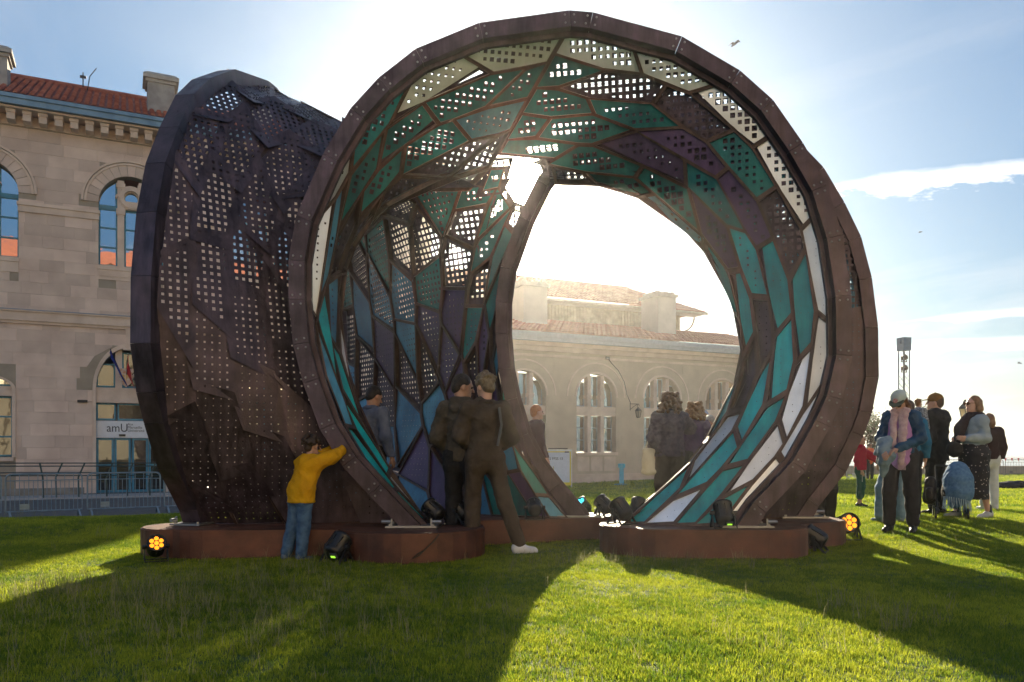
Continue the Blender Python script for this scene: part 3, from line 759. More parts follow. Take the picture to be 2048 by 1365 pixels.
def blocks(parent, x0, x1, z0, z1, circles, rects, bw=.95, bh=.43, y0=0., seed=4, limit=400, xvis=None):
    r = random.Random(seed); n = 0; rest = MB(); j = 0; z = z0
    while z < z1 - .1:
        zt = min(z + bh, z1); x = x0 - (bw / 2 if j % 2 else 0)
        while x < x1:
            w_ = bw * r.uniform(.6, 1.2); a, b_ = max(x, x0), min(x + w_, x1); x += w_
            if b_ - a < .08: continue
            poly = [(a, z), (b_, z), (b_, zt), (a, zt)]
            for (ra, rb, rc, rd) in rects:
                if not poly: break
                xs = [p[0] for p in poly]; zs_ = [p[1] for p in poly]
                if min(xs) >= rb or max(xs) <= ra or min(zs_) >= rd or max(zs_) <= rc: continue
                if min(xs) < ra and max(xs) > rb: 
                    poly = clip_half(poly, (ra, 0), (1, 0))
                elif min(xs) < ra: poly = clip_half(poly, (ra, 0), (1, 0))
                elif max(xs) > rb: poly = clip_half(poly, (rb, 0), (-1, 0))
                elif min(zs_) < rc: poly = clip_half(poly, (0, rc), (0, 1))
                elif max(zs_) > rd: poly = clip_half(poly, (0, rd), (0, -1))
                else: poly = []
            for (kc, zc, rr) in circles:
                if not poly: break
                cx_ = sum(p[0] for p in poly) / len(poly); cz_ = sum(p[1] for p in poly) / len(poly)
                if cz_ < zc: continue
                dx, dz_ = cx_ - kc, cz_ - zc; l = math.hypot(dx, dz_)
                if l < rr * .93: poly = []; break
                if min(math.dist(p, (kc, zc)) for p in poly) < rr:
                    poly = clip_half(poly, (kc + dx / l * rr, zc + dz_ / l * rr), (-dx / l, -dz_ / l))
            if len(poly) < 3: continue
            cx_ = sum(p[0] for p in poly) / len(poly); cz_ = sum(p[1] for p in poly) / len(poly)
            q = [(cx_ + (p[0] - cx_) * (1 - .006 / max(.1, abs(p[0] - cx_))), cz_ + (p[1] - cz_) * (1 - .006 / max(.08, abs(p[1] - cz_)))) for p in poly]
            f_ = y0 + r.uniform(-.006, .006); k_ = len(q)
            V = [(p[0], f_, p[1]) for p in q] + [(p[0], .010, p[1]) for p in poly]
            Fc = [tuple(range(k_))] + [(i, i + k_, (i + 1) % k_ + k_, (i + 1) % k_) for i in range(k_)]
            if n < limit and (xvis is None or cx_ < xvis):
                o = link('stone_block', mesh('stone_block', V, Fc), st_l, parent); n += 1
            else: rest.add(V, Fc)
        z = zt; j += 1
    if rest.V: tag(rest.build('far_stone_blocks', st_l, parent), kind='stuff')
def light_window(parent, kc, w, z0, z1, y, rows, frame=.06, gm=None, arch=None):
    """casement: frame with sub-part panes"""
    fr = MB(); gm = gm or gl_hi
    bx(fr, kc - w / 2, kc - w / 2 + frame, y, y + .07, z0, z1); bx(fr, kc + w / 2 - frame, kc + w / 2, y, y + .07, z0, z1)
    bx(fr, kc - w / 2 + frame, kc + w / 2 - frame, y + .002, y + .068, z0, z0 + frame * 1.2); bx(fr, kc - w / 2 + frame, kc + w / 2 - frame, y + .002, y + .068, z1 - frame, z1)
    for i in range(1, rows):
        z = z0 + (z1 - z0) * i / rows; bx(fr, kc - w / 2 + frame, kc + w / 2 - frame, y + .004, y + .066, z - frame / 2, z + frame / 2)
    f = fr.build('window', blue_fr, parent)
    for i in range(rows):
        za, zb = z0 + (z1 - z0) * i / rows, z0 + (z1 - z0) * (i + 1) / rows
        g = MB(); t_ = .008 * math.sin(7 * (kc + i))
        g.add([(kc - w / 2 + .01, y + .045, za), (kc + w / 2 - .01, y + .045 + t_, za), (kc + w / 2 - .01, y + .045 + t_, zb), (kc - w / 2 + .01, y + .045, zb)], [(0, 1, 2, 3)]); g.build('pane', gm, f)
    return f
def text_part(body, size, m, parent, loc, rot=(math.pi / 2, 0, 0), ext=.004, name='lettering', align='LEFT', sx=1.):
    cu = bpy.data.curves.new(name, 'FONT'); cu.body = body; cu.size = size; cu.extrude = ext; cu.align_x = align; cu.resolution_u = 3
    o = bpy.data.objects.new('tmp_text', cu); COL.objects.link(o); dg = bpy.context.evaluated_depsgraph_get(); me = bpy.data.meshes.new_from_object(o.evaluated_get(dg)); bpy.data.objects.remove(o)
    p = link(name, me, None, parent, loc); me.materials.clear(); me.materials.append(m); p.rotation_euler = rot; p.scale = (sx, 1, 1); return p

# ================= tall end pavilion of the building
tall = thing('stone_building', 'tall two-storey limestone building with round-arched windows and red tiled roof at left', 'building', (P0.x, P0.y, 0), ALF)
KL, KR = -16.0, 10.9; ZB = -1.1
kc2 = fk(263); hw = kc2 - fk(197)
zs_u = fz(197, 405); zsill = fz(230, 533)
kc1 = fk(37) - hw
kc0 = 2 * kc1 - kc2 if False else kc1 - (kc2 - kc1)
kc3 = kc2 + (kc2 - kc1); KR = max(KR, kc3 + hw + .6) if kc3 + hw + .3 > KR > kc3 - hw else KR
hwd = kc2 - fk(192); zs_d = fz(192, 776) - .05; hwd_top = fz(262, 696)
rise_d = (hwd_top - zs_d) / hwd
kcw = fk(24) - hwd
z_eave = fz(0, 190, -.7)
holes = []
for kc in (kc0, kc1, kc2, kc3): holes.append(arch_pts(kc, hw, zsill, zs_u))
holes.append(arch_pts(kc2, hwd, ZB + .35, zs_d, rise=rise_d)); zsl = fz(5, 915)
holes.append(arch_pts(kcw, hwd, zsl, zs_d - .1, rise=.45)); holes.append(arch_pts(2 * kcw - kc2, hwd, zsl, zs_d - .1, rise=.45)); holes.append(arch_pts(2 * kc2 - kcw, hwd, zsl, zs_d - .1, rise=.45))
holes = [h for h in holes if min(p[0] for p in h) > KL + .2 and max(p[0] for p in h) < KR - .2]
w = MB(); wall_sheet(w, KL, KR, ZB, z_eave - .2, holes)
bx(w, KL, KL + .3, .032, 11, ZB, z_eave - .2); bx(w, KR - .3, KR, .032, 11, ZB, z_eave - .2); bx(w, KL + .3, KR - .3, 10.7, 11, ZB, z_eave - .2)
w.build('wall', back_m, tall)
zb_u = (fz(0, 619), fz(0, 645)); zcol = (fz(100, 415) , fz(100, 428))
z_arc = fz(150, 270)
# stones
circles = [(kc, zs_u, hw + .56) for kc in (kc0, kc1, kc2, kc3)] + [(kc2, zs_d, hwd * max(1, rise_d) + .10)]
rects = [(kc - hw - .0, kc + hw, zsill - .55, zs_u) for kc in (kc0, kc1, kc2, kc3)] + [(kc2 - hwd - .12, kc2 + hwd + .12, ZB, zs_d), (kcw - hwd - .12, kcw + hwd + .12, ZB, zs_d + hwd * .5), (2 * kc2 - kcw - hwd - .12, 2 * kc2 - kcw + hwd + .12, ZB, zs_d + hwd * .5)]
rects += [(KL, KR, zb_u[1], zb_u[0]), (KL, KR, z_arc, z_arc + 3)] + [(a, b_, fz(100, 430), fz(100, 411)) for a, b_ in ((kc1 + hw, kc2 - hw), (kc0 + hw, kc1 - hw), (kc2 + hw, kc3 - hw))]
blocks(tall, fk(-60), KR, ZB, z_arc, circles, rects, bw=.95, bh=.44, seed=4, limit=290, xvis=fk(400))
tr = MB()
# string course, impost band, architrave
bx(tr, KL, KR, -.16, .03, zb_u[1] + .10, zb_u[0] - .05); bx(tr, KL, KR, -.22, .03, zb_u[0] - .05, zb_u[0]); bx(tr, KL, KR, -.09, .03, zb_u[1], zb_u[1] + .10)
tr.build('string_course', st_w, tall)
tr = MB(); bx(tr, KL, KR, -.235, .028, zb_u[0] + .001, zb_u[0] + .035); tr.build('lead_flashing', mat('lead_sheet', (.20, .25, .32), .5, .3, .15, 3), tall)
zi0, zi1 = fz(100, 430), fz(100, 411)
for a, b_ in ((kc1 + hw, kc2 - hw), (kc0 + hw, kc1 - hw), (kc2 + hw, min(kc3 - hw, KR))):
    tr = MB(); bx(tr, a - .02, b_ + .02, -.06, .4, zi0, zi1 - .12); bx(tr, a - .05, b_ + .05, -.11, .42, zi1 - .12, zi1); tr.build('impost_band', st_w, tall)
for kc in (kc1, kc2, kc3):
    if kc + hw + .5 > KR: continue
    nv = 15
    for i in range(nv):                                    # voussoirs
        v = MB(); ring(v, kc, zs_u, hw, hw + .42, -.03 - .006 * (i % 2), .1, math.pi * i / nv + .006, math.pi * (i + 1) / nv - .006, n=2)
        v.build('voussoir', st_l, tall)
    tr = MB(); ring(tr, kc, zs_u, hw + .42, hw + .50, -.08, .05); ring(tr, kc, zs_u, hw + .52, hw + .60, -.12, .05); tr.build('archivolt', st_w, tall)
# entablature
z1, z2 = z_arc, z_arc + .45
tr = MB(); bx(tr, KL, KR, -.10, .03, z1, z1 + .12); bx(tr, KL, KR, -.05, .03, z1 + .12, z2); bx(tr, KL, KR, -.14, .03, z2, z2 + .1)
zc0 = fz(30, 250, -.35); zc1 = fz(30, 224, -.35)
bx(tr, KL, KR, -.12, .03, z2 + .1, zc1); bx(tr, KL, KR, -.78, .03, zc1, zc1 + .16); bx(tr, KL, KR, -.84, .03, zc1 + .16, z_eave - .33); tr.build('cornice', st_w, tall)
k = fk(10, -.4)
sp = (fk(297, -.45) - fk(22, -.45)) / 9.0
i = -12
while fk(22, -.45) + i * sp < KR - .3:
    x = fk(22, -.45) + i * sp; i += 1
    if x < KL + .2: continue
    c_ = MB(); bx(c_, x - .13, x + .13, -.60, -.12, zc1 - .36, zc1 - .004); bx(c_, x - .15, x + .15, -.64, -.12, zc1 - .12, zc1 - .005)
    c_.build('corbel', st_w, tall)
tr = MB(); bx(tr, KL, KR + .3, -.98, -.60, z_eave - .33, z_eave - .12); bx(tr, KL, KR + .3, -1.04, -.58, z_eave - .12, z_eave + .02); tr.build('gutter', zinc, tall)
ZR = z_eave + 2.55; YR = 3.9
tr = MB(); tiles(tr, KL - .2, KR + .4, -.95, z_eave + .04, YR, ZR, seed=2)
tr.add([(KL, YR, ZR), (KR + .4, YR, ZR), (KR + .4, 11.5, z_eave), (KL, 11.5, z_eave)], [(0, 1, 2, 3)]); tr.tube([(KL, YR, ZR + .05), (KR + .4, YR, ZR + .05)], .11, 8)
tr.add([(KR, -.6, z_eave), (KR, 11.4, z_eave), (KR, YR, ZR)], [(0, 1, 2)])
tag(tr.build('roof_tiles', tile_m, tall), kind='stuff')
chim = mat('chimney_stone', (.30, .27, .24), .9, 0, .2, 3, .4, 14, col2=(.42, .38, .34))
def chimney(parent, kx, yy, w_, dp, zb, zt, m=None):
    c_ = MB(); m = m or chim
    bx(c_, kx - w_ / 2, kx + w_ / 2, yy, yy + dp, zb, zt - .42); bx(c_, kx - w_ / 2 - .07, kx + w_ / 2 + .07, yy - .07, yy + dp + .07, zt - .42, zt - .30); bx(c_, kx - w_ / 2 - .16, kx + w_ / 2 + .16, yy - .16, yy + dp + .16, zt - .30, zt - .14)
    a, b_, y0, y1 = kx - w_ / 2 - .16, kx + w_ / 2 + .16, yy - .16, yy + dp + .16
    c_.add([(a, y0, zt - .14), (b_, y0, zt - .14), (b_, y1, zt - .14), (a, y1, zt - .14), (a + .18, y0 + .18, zt), (b_ - .18, y0 + .18, zt), (b_ - .18, y1 - .18, zt), (a + .18, y1 - .18, zt)], [(4, 5, 6, 7), (0, 1, 5, 4), (1, 2, 6, 5), (2, 3, 7, 6), (3, 0, 4, 7)])
    c_.build('chimney', m, parent)
kx, zt = fac(322, 150, .6); chimney(tall, kx, .45, 1.0, 1.0, z_eave + .3, zt)
kx, zt = fac(-16, 90, .6); chimney(tall, kx, .45, 1.0, 1.0, z_eave + .3, zt)
kx, zt = fac(522, 174, 1.6); chimney(tall, kx, 1.5, .9, .9, z_eave + .6, zt)
an = MB(); ka, za = fac(163, 178, 2.2)
an.tube([(ka, 3.7, ZR - .2), (ka, 3.7, ZR + .62)], .025, 5); an.tube([(ka + .15, 3.7, ZR - .2), (ka + .25, 3.7, ZR + .5), (ka + .5, 3.7, ZR + .9)], .02, 5); bx(an, ka - .12, ka + .12, 3.66, 3.74, ZR + .38, ZR + .48)
an.build('aerial', mat('dark_metal', (.03, .03, .035), .5, .4), tall)
# ---- upper windows: three lights, the middle one under a carved oculus
def upper_window(kc):
    yy = .30; lw = hw * 2 / 3.05; mw = .24
    zt_ = zs_u - .10
    m_ = MB()
    for s_ in (-1, 1):
        x = kc + s_ * (lw * .5); bx(m_, x - mw / 2, x + mw / 2, yy - .18, yy + .08, zsill, zs_u + hw * .86)
        bx(m_, x - mw / 2 - .04, x + mw / 2 + .04, yy - .21, yy + .08, zt_ - .24, zt_ - .02)
        bx(m_, x - mw / 2 - .04, x + mw / 2 + .04, yy - .21, yy + .08, zs_u + hw * .62, zs_u + hw * .76)
    bx(m_, kc - lw * .5 + mw / 2, kc + lw * .5 - mw / 2, yy - .17, yy + .08, zt_ - .02, zt_ + .30)
    m_.build('mullion', st_w, tall)
    zc_ = zs_u + hw * .30
    o = MB(); ring(o, kc, zc_, .27, .42, yy - .24, yy + .05, 0, 2 * math.pi, 28); ring(o, kc, zc_, .42, .47, yy - .20, yy + .05, 0, 2 * math.pi, 28); ring(o, kc, zc_, .235, .27, yy - .10, yy + .09, 0, 2 * math.pi, 24)
    for q in range(18):
        a = q / 18 * 6.283; o.lathe([(.03, -.02), (.02, .0)], 6, Matrix.Translation((kc + .445 * math.cos(a), yy - .225, zc_ + .445 * math.sin(a))) @ Matrix.Rotation(math.pi / 2, 4, 'X'))
    o.build('oculus', st_w, tall)
    g = MB(); g.add([(kc + .26 * math.cos(a), yy + .05, zc_ + .26 * math.sin(a)) for a in [2 * math.pi * q / 20 for q in range(20)]], [tuple(range(20))]); g.build('oculus_pane', gl_hi, tall)
    sp_ = MB()                                                   # spandrel fillings
    for s_ in (-1, 1): ring(sp_, kc + s_ * .42, zs_u + .32, .10, .16, yy - .15, yy + .06, 0, math.pi, 8)
    sp_.build('carved_scroll', st_w, tall)
    for s_ in (-1, 0, 1):
        w_ = lw - mw - .01; x = kc + s_ * (lw * .5 + mw / 2 + w_ / 2 if s_ else 0)
        if s_: w_ = hw - lw * .5 - mw / 2; x = kc + s_ * (lw * .5 + mw / 2 + w_ / 2)
        light_window(tall, x, w_, zsill + .02, zt_ - .02, yy, 3)
        if s_:                                             # arched head light
            n_ = 8; pts = [(x - w_ / 2, zt_ + .1), (x + w_ / 2, zt_ + .1)]
            for q in range(n_ + 1):
                xx = x + w_ / 2 - w_ * q / n_; dd = max(0, hw ** 2 - (xx - kc) ** 2) ** .5; pts.append((xx, zs_u + dd - .015))
            g = MB(); g.add([(a, yy + .045, b_) for a, b_ in pts], [tuple(range(len(pts)))]); g.build('head_pane', gl_hi, tall)
            f = MB(); bx(f, x - w_ / 2, x + w_ / 2, yy - .03, yy + .06, zt_ - .06, zt_ + .10); xi = x - s_ * (w_ / 2 - .035); bx(f, xi - .035, xi + .035, yy, yy + .07, zt_ + .1, zs_u + hw * .80); f.build('window_transom', blue_fr, tall)
    sill = MB(); bx(sill, kc - hw - .02, kc + hw + .02, -.05, .42, zsill - .16, zsill); bx(sill, kc - hw, kc + hw, -.02, .1, zsill - .55, zsill - .16)
    for q in range(5): bx(sill, kc - hw + .05 + q * .35, kc - hw + .33 + q * .35, -.045, -.019, zsill - .42, zsill - .25)
    sill.build('sill', st_w, tall)
for kc in (kc0, kc1, kc2, kc3):
    if KL + .5 < kc - hw and kc + hw < KR - .2: upper_window(kc)
# ---- ground floor window at the left edge
def low_window(kc, sgn=1):
    yy = .30; f = MB(); m_ = MB()
    bx(m_, kc - hwd, kc + hwd, yy - .2, yy + .05, fz(5, 792), fz(5, 772)); bx(m_, kc - hwd - .05, kc + hwd + .05, -.08, .4, zsl - .14, zsl); bx(m_, kc - .12, kc + .12, yy - .2, yy + .05, zsl, fz(5, 792)); m_.build('mullion', st_w, tall)
    za, zb = fz(5, 792), fz(5, 772)
    for s_ in (-1, 1):
        w_ = hwd - .12; x = kc + s_ * (.12 + w_ / 2)
        light_window(tall, x, w_, zsl + .02, za - .01, yy, 3, gm=gl_lo)
        light_window(tall, x, w_, zb + .01, zb + .62, yy, 1, gm=gl_hi)
    a = MB(); ring(a, kc, zs_d - .1, hwd, hwd + .12, -.05, .1, rise=.45, n=20); bx(a, kc - hwd - .12, kc - hwd, -.05, .1, zsl, zs_d - .1); bx(a, kc + hwd, kc + hwd + .12, -.05, .1, zsl, zs_d - .1); a.build('window_surround', st_w, tall)
    pn_ = MB(); bx(pn_, kc - hwd, kc + hwd, .012, .029, ZB, zsl - .14); pn_.build('apron', st_w, tall)
for kc in (kcw, 2 * kcw - kc2, 2 * kc2 - kcw):
    if KL + .5 < kc - hwd and kc + hwd < KR - .2: low_window(kc)
# ---- the entrance
yy = .34
a = MB(); ring(a, kc2, zs_d, hwd, hwd + .12, -.05, .1, rise=rise_d, n=24); bx(a, kc2 - hwd - .12, kc2 - hwd, -.05, .1, ZB, zs_d); bx(a, kc2 + hwd, kc2 + hwd + .12, -.05, .1, ZB, zs_d)
ztop = zs_d + hwd * rise_d
a.add([(kc2 - .16, -.10, ztop - .05), (kc2 + .16, -.10, ztop - .05), (kc2 + .22, -.10, zb_u[1]), (kc2 - .22, -.10, zb_u[1]), (kc2 - .16, .03, ztop - .05), (kc2 + .16, .03, ztop - .05), (kc2 + .22, .03, zb_u[1]), (kc2 - .22, .03, zb_u[1])], [(0, 1, 2, 3), (0, 3, 7, 4), (1, 5, 6, 2), (0, 4, 5, 1)])
bx(a, kc2 - .3, kc2 + .3, -.2, .05, ztop - .12, ztop - .04)
a.build('door_surround', st_w, tall)
zl0, zl1 = fz(200, 806, yy), fz(200, 776, yy)
a = MB(); bx(a, kc2 - hwd, kc2 + hwd, yy - .25, yy + .1, zl0, zl1)
for s_ in (-1, 1): bx(a, kc2 + s_ * .45 - .12, kc2 + s_ * .45 + .12, yy - .22, yy + .08, zl1, zs_d + hwd * rise_d * .97)
a.build('lintel', st_w, tall)
for s_ in (-1, 0, 1):
    w_ = hwd - .57 if s_ else .66; x = kc2 + s_ * (.57 + w_ / 2); zz1 = zs_d + (hwd * rise_d * .62 if s_ else hwd * rise_d * .9)
    light_window(tall, x, w_, zl1 + .02, zz1, yy, 1, gm=gl_lo)
zsg1, zsg0 = fz(200, 842, yy), fz(200, 876, yy)
for x0_, x1_ in ((-hwd, -.55), (-.50, .50), (.55, hwd)): light_window(tall, kc2 + (x0_ + x1_) / 2, x1_ - x0_, zsg1 + .02, zl0 - .01, yy, 1, gm=gl_lo)
zd = fz(240, 985, yy)
sb = MB(); bx(sb, kc2 - hwd, kc2 + hwd + .0, yy - .10, yy - .02, zsg0, zsg1); sg = sb.build('entrance_sign', mat('white_sign_board', (.72, .74, .78), .5, 0, .04), tall)
ink = mat('sign_ink', (.03, .04, .06), .6, 0, 0)
text_part('amU', (zsg1 - zsg0) * .70, ink, sg, (fk(213, yy - .1), yy - .106, zsg0 + (zsg1 - zsg0) * .36), sx=.86)
for i_, tx in enumerate(('Aix', 'Marseille', 'Université')): text_part(tx, (zsg1 - zsg0) * .22, ink, sg, (fk(255, yy - .1), yy - .106, zsg0 + (zsg1 - zsg0) * (.74 - .19 * i_)))
sn = MB(); bx(sn, fk(238, yy), fk(251, yy), yy - .16, yy - .105, zsg0 + .06, zsg0 + .14); sn.build('door_sensor', mat('black_plastic', (.01, .01, .012), .4, 0, 0), sg)
dw = [(-hwd, -.62), (-.60, -.02), (.02, .60), (.62, hwd)]
for i_, (x0_, x1_) in enumerate(dw):
    light_window(tall, kc2 + (x0_ + x1_) / 2, x1_ - x0_, zd, zsg0 - .01, yy, 2 if i_ in (0, 3) else 1, frame=.08, gm=gl_lo)
st = MB(); bx(st, kc2 - hwd - .3, kc2 + hwd + .3, -1.2, yy + .3, ZB, zd - .002); st.build('doorstep', mat('pale_paving', (.36, .36, .37), .85, 0, .1, 2), tall)
lf = MB(); k_, z_ = fac(165, 803); bx(lf, k_ - .17, k_ + .17, -.12, .0, z_ - .045, z_ + .045); lf.build('wall_lamp', mat('dark_metal', (.03, .03, .035), .5, .4), tall)
# flags and shield over the door
kf, zf = fac(252, 757, -.3)
fl = thing('flag_cluster', 'blue, tricolour and striped flags behind a painted shield above the entrance', 'flags', P0 + Vector((ca * kf, sa * kf, zf)) - Vector((-sa, ca, 0)) * .35, ALF)
for (c_, name, x0_, dx, dz, ty) in (((.012, .03, .22), 'flag', -.22, -.32, .95, 0), ((.55, .04, .05), 'flag', .02, .05, .80, 1), ((.62, .62, .66), 'flag', .25, .45, .80, 2)):
    p = MB(); p.tube([(x0_ * .3, 0, -.1), (x0_ + dx, -.5, dz + .1)], .014, 6); p.build('flag_pole', mat('dark_metal', (.03, .03, .035), .5, .4), fl)
    V = []; nn_ = 6
    for q in range(nn_ + 1):
        t_ = q / nn_; tx = x0_ * .3 + (x0_ + dx - x0_ * .3) * (.25 + .75 * t_); tzz = (dz + .1) * (.25 + .75 * t_) - .05; ty_ = -.5 * (.25 + .75 * t_)
        for s_ in range(4): V.append((tx + .10 * s_ * (1 - t_) - .02 * math.sin(s_ * 2 + q), ty_ + .05 * math.sin(q * 1.7 + s_), tzz - s_ * .22 * (1 - t_ * .55)))
    me = mesh('flag', V, [(q * 4 + s_, q * 4 + s_ + 1, q * 4 + s_ + 5, q * 4 + s_ + 4) for q in range(nn_) for s_ in range(3)], True)
    fo = link('flag', me, mat('cloth_%d' % ty, c_, .8, 0, .1), fl)
    if ty == 2:
        me.materials.append(mat('red_cloth', (.5, .03, .04), .8, 0, .1))
        for pl in me.polygons:
            if pl.index % 3 == 2: pl.material_index = 1
sh = MB(); pts = [(-.25, .36), (.25, .36), (.26, .05), (.16, -.22), (0, -.36), (-.16, -.22), (-.26, .05)]
sh.add([(x, -.12, z) for x, z in pts] + [(x, -.08, z) for x, z in pts], [tuple(range(6, -1, -1)), tuple(range(7, 14))] + [(i, (i + 1) % 7, (i + 1) % 7 + 7, i + 7) for i in range(7)])
so_ = sh.build('shield', mat('shield_paint', (.62, .60, .55), .5, 0, .3, 9, col2=(.55, .25, .12)), fl)
text_part('RF', .26, mat('shield_letter', (.45, .33, .08), .4, .5), so_, (-.17, -.126, -.06))

# ================= low wing
wing = thing('stone_wing', 'low limestone wing with arched three-light windows and raised tiled lantern roof, seen through the pavilion', 'building', (P0.x, P0.y, 0), ALF)
tag(wing, 'low limestone wing with arched windows and tiled lantern roof, seen through the pavilion')
W0, W1_ = KR + .01, fk(1560); zwb = -.9
wc = []
k2 = (fk(1153) + fk(1232)) / 2; h2 = (fk(1232) - fk(1153)) / 2; k3 = (fk(1286) + fk(1362)) / 2
spw = k3 - k2; cs = [k2 + spw * i for i in range(-4, 5)]; cs = [c for c in cs if W0 + 1.5 < c < W1_ - 1.2]
zat = fz(1192, 748); zsw = zat - h2; zt0, zt1 = fz(1192, 832), fz(1192, 814); zsi = fz(1192, 905); zlow = fz(1192, 900)
hs = [arch_pts(c, h2, zsi, zsw) for c in cs]
zev = fz(1060, 664, -.4)
w = MB(); wall_sheet(w, W0, W1_, zwb, zev - .1, hs, y=.0, dep=.5); bx(w, W1_ - .3, W1_, .002, 12, zwb, zev - .1)
w.build('wall', mat('wing_limestone', (.52, .41, .30), .85, 0, .12, 1.2, .2, 20, spec=.25, col2=(.62, .50, .37)), wing)
# shallow coursed joints as proud stones
rects_w = [(c - h2 - .25, c + h2 + .25, zwb, zsw) for c in cs] + [(W0, W1_, zev - 1.35, zev)]
rw = random.Random(8); sb = MB(); z = zwb + .5
while z < zev - 1.4:
    x = W0 + rw.uniform(0, .5)
    while x < W1_ - .6:
        w_ = rw.uniform(.7, 1.3); ok = True
        for c in cs:
            if x < c + h2 + .3 and x + w_ > c - h2 - .3 and z < zsw: ok = False
            if z + .4 > zsw and min(math.dist((xx, zz), (c, zsw)) for xx in (x, x + w_ / 2, x + w_) for zz in (z, z + .42)) < h2 + .62: ok = False
        if ok: bx(sb, x + .008, x + w_ - .008, -.014, .0, z + .008, z + .412)
        x += w_
    z += .42
tag(sb.build('wall_stones', mat('wing_limestone', (.44, .35, .25)), wing), kind='stuff')
tr = MB(); bx(tr, W0, W1_, -.10, -.001, zwb, zwb + .55); bx(tr, W0, W1_, -.14, -.001, zwb + .55, zwb + .68)
bx(tr, W0, W1_, -.07, -.001, zev - 1.12, zev - 1.0); bx(tr, W0, W1_, -.18, -.001, zev - .85, zev - .62); bx(tr, W0, W1_ + .3, -.38, -.001, zev - .62, zev - .42); tr.build('cornice', st_w, wing)
tr = MB(); bx(tr, W0, W1_ + .4, -.58, -.10, zev - .42, zev - .25); bx(tr, W0, W1_ + .4, -.64, -.08, zev - .25, zev); tr.build('gutter', mat('pale_zinc', (.38, .40, .44), .45, .3, .1), wing)
cream = glass_mat('wing_window_glass', (.95, .90, .80), .55)
for c in cs:
    tr = MB(); ring(tr, c, zsw, h2, h2 + .10, -.05, .06); ring(tr, c, zsw, h2 + .50, h2 + .58, -.03, .01); tr.build('archivolt', st_w, wing)
    m_ = MB(); lw = 2 * h2 / 3; mw = .20
    for s_ in (-1, 1):
        x = c + s_ * lw / 2; bx(m_, x - mw / 2, x + mw / 2, .06, .42, zsi, zsw + (h2 ** 2 - (lw / 2) ** 2) ** .5 - .02)
        bx(m_, x - mw / 2 - .05, x + mw / 2 + .05, .03, .42, zsw - .1, zsw + .10)
    bx(m_, c - h2, c + h2, .05, .44, zt0, zt1); bx(m_, c - h2 - .05, c + h2 + .05, -.12, .45, zsi - .16, zsi - .001); m_.build('mullion', st_w, wing)
    ap = MB()
    for s_ in (-1, 0, 1): bx(ap, c + s_ * lw - lw / 2 + .05, c + s_ * lw + lw / 2 - .05, -.03, -.001, zsi - .95, zsi - .22)
    ap.build('apron', st_w, wing)
    for s_ in (-1, 0, 1):
        w_ = lw - mw if s_ == 0 else h2 - lw / 2 - mw / 2; x = c if s_ == 0 else c + s_ * (lw / 2 + mw / 2 + w_ / 2)
        f = light_window(wing, x, w_, zsi + .01, zt0 - .01, .38, 3, frame=.05, gm=cream); f.data.materials.clear(); f.data.materials.append(mat('grey_window_frame', (.30, .33, .36), .5))
        zh = zsw + (h2 ** 2 - (w_ / 2 if s_ == 0 else h2 * .72) ** 2) ** .5 - .05
        f = light_window(wing, x, w_, zt1 + .01, zh, .38, 1, frame=.05, gm=cream); f.data.materials.clear(); f.data.materials.append(mat('grey_window_frame', (.30, .33, .36), .5))
# roofs: lower slope, lantern storey of timber, upper roof
yL = 5.0; zL = fz(1190, 650, yL)
tr = MB(); tiles(tr, W0, W1_ + .3, -.62, zev + .02, yL + .05, zL, pitch=.27, row=.42, seed=5)
tag(tr.build('roof_tiles', tile_m, wing), kind='stuff')
kLr = fk(1362, yL); lz1 = fz(1190, 607, yL)
ln = MB(); bx(ln, W0 + 2, kLr, yL + .1, yL + 6, zL - .6, lz1)
ln.build('lantern_wall', mat('lantern_backing', (.20, .16, .11), .8), wing)
sl_ = MB(); x = fk(1000, yL); 
while x < kLr - .12: bx(sl_, x, x + .17, yL + .04, yL + .099, zL - .02, lz1 - .02); x += .205
tag(sl_.build('lantern_boards', mat('weathered_board', (.34, .26, .17), .8, 0, .25, 3, .2), wing), kind='stuff')
ty0 = yL - 1.0; tz0 = fz(1190, 603, ty0)
tr = MB(); xr = fk(1412, ty0); tyr = yL + 3.4; tzr = fz(1120, 562, tyr)
tiles(tr, W0 + 1, xr - 2.6, ty0, tz0, tyr, tzr, pitch=.27, row=.42, seed=6)
# hipped right end of the upper roof
n_ = 10
for q in range(n_):
    xa = xr - 2.6 + 2.6 * q / n_; f_ = 1 - (q + 1) / n_ * .93
    tiles(tr, xa, xa + .27, ty0, tz0, ty0 + (tyr - ty0) * f_, tz0 + (tzr - tz0) * f_, pitch=.27, row=.42, seed=7 + q)
tr.add([(xr - 2.6, tyr, tzr), (xr + .05, ty0, tz0), (xr + .05, tyr + 4, tz0)], [(0, 1, 2)])
tag(tr.build('lantern_roof', tile_m, wing), kind='stuff')
br = MB(); bx(br, W0 + 1, xr + .12, ty0 - .06, ty0 + .05, tz0 - .20, tz0 - .05); bx(br, W0 + 1, xr, ty0 + .05, yL + .12, tz0 - .18, tz0 - .12)
pts = [(kLr + .02 + 1.15 * math.sin(a) ** 1.0, yL + .2, lz1 - 1.25 + 1.0 * (1 - math.cos(a))) for a in [i * math.pi / 2 / 8 for i in range(9)]]
br.tube(pts, .06, 6); bx(br, kLr, xr + .2, yL + .1, yL + .3, lz1 - .22, lz1 - .08); br.build('eave_bracket', mat('pale_joinery', (.42, .36, .28), .7), wing)
plaster = mat('whitish_render', (.50, .45, .40), .85, 0, .08, 2)
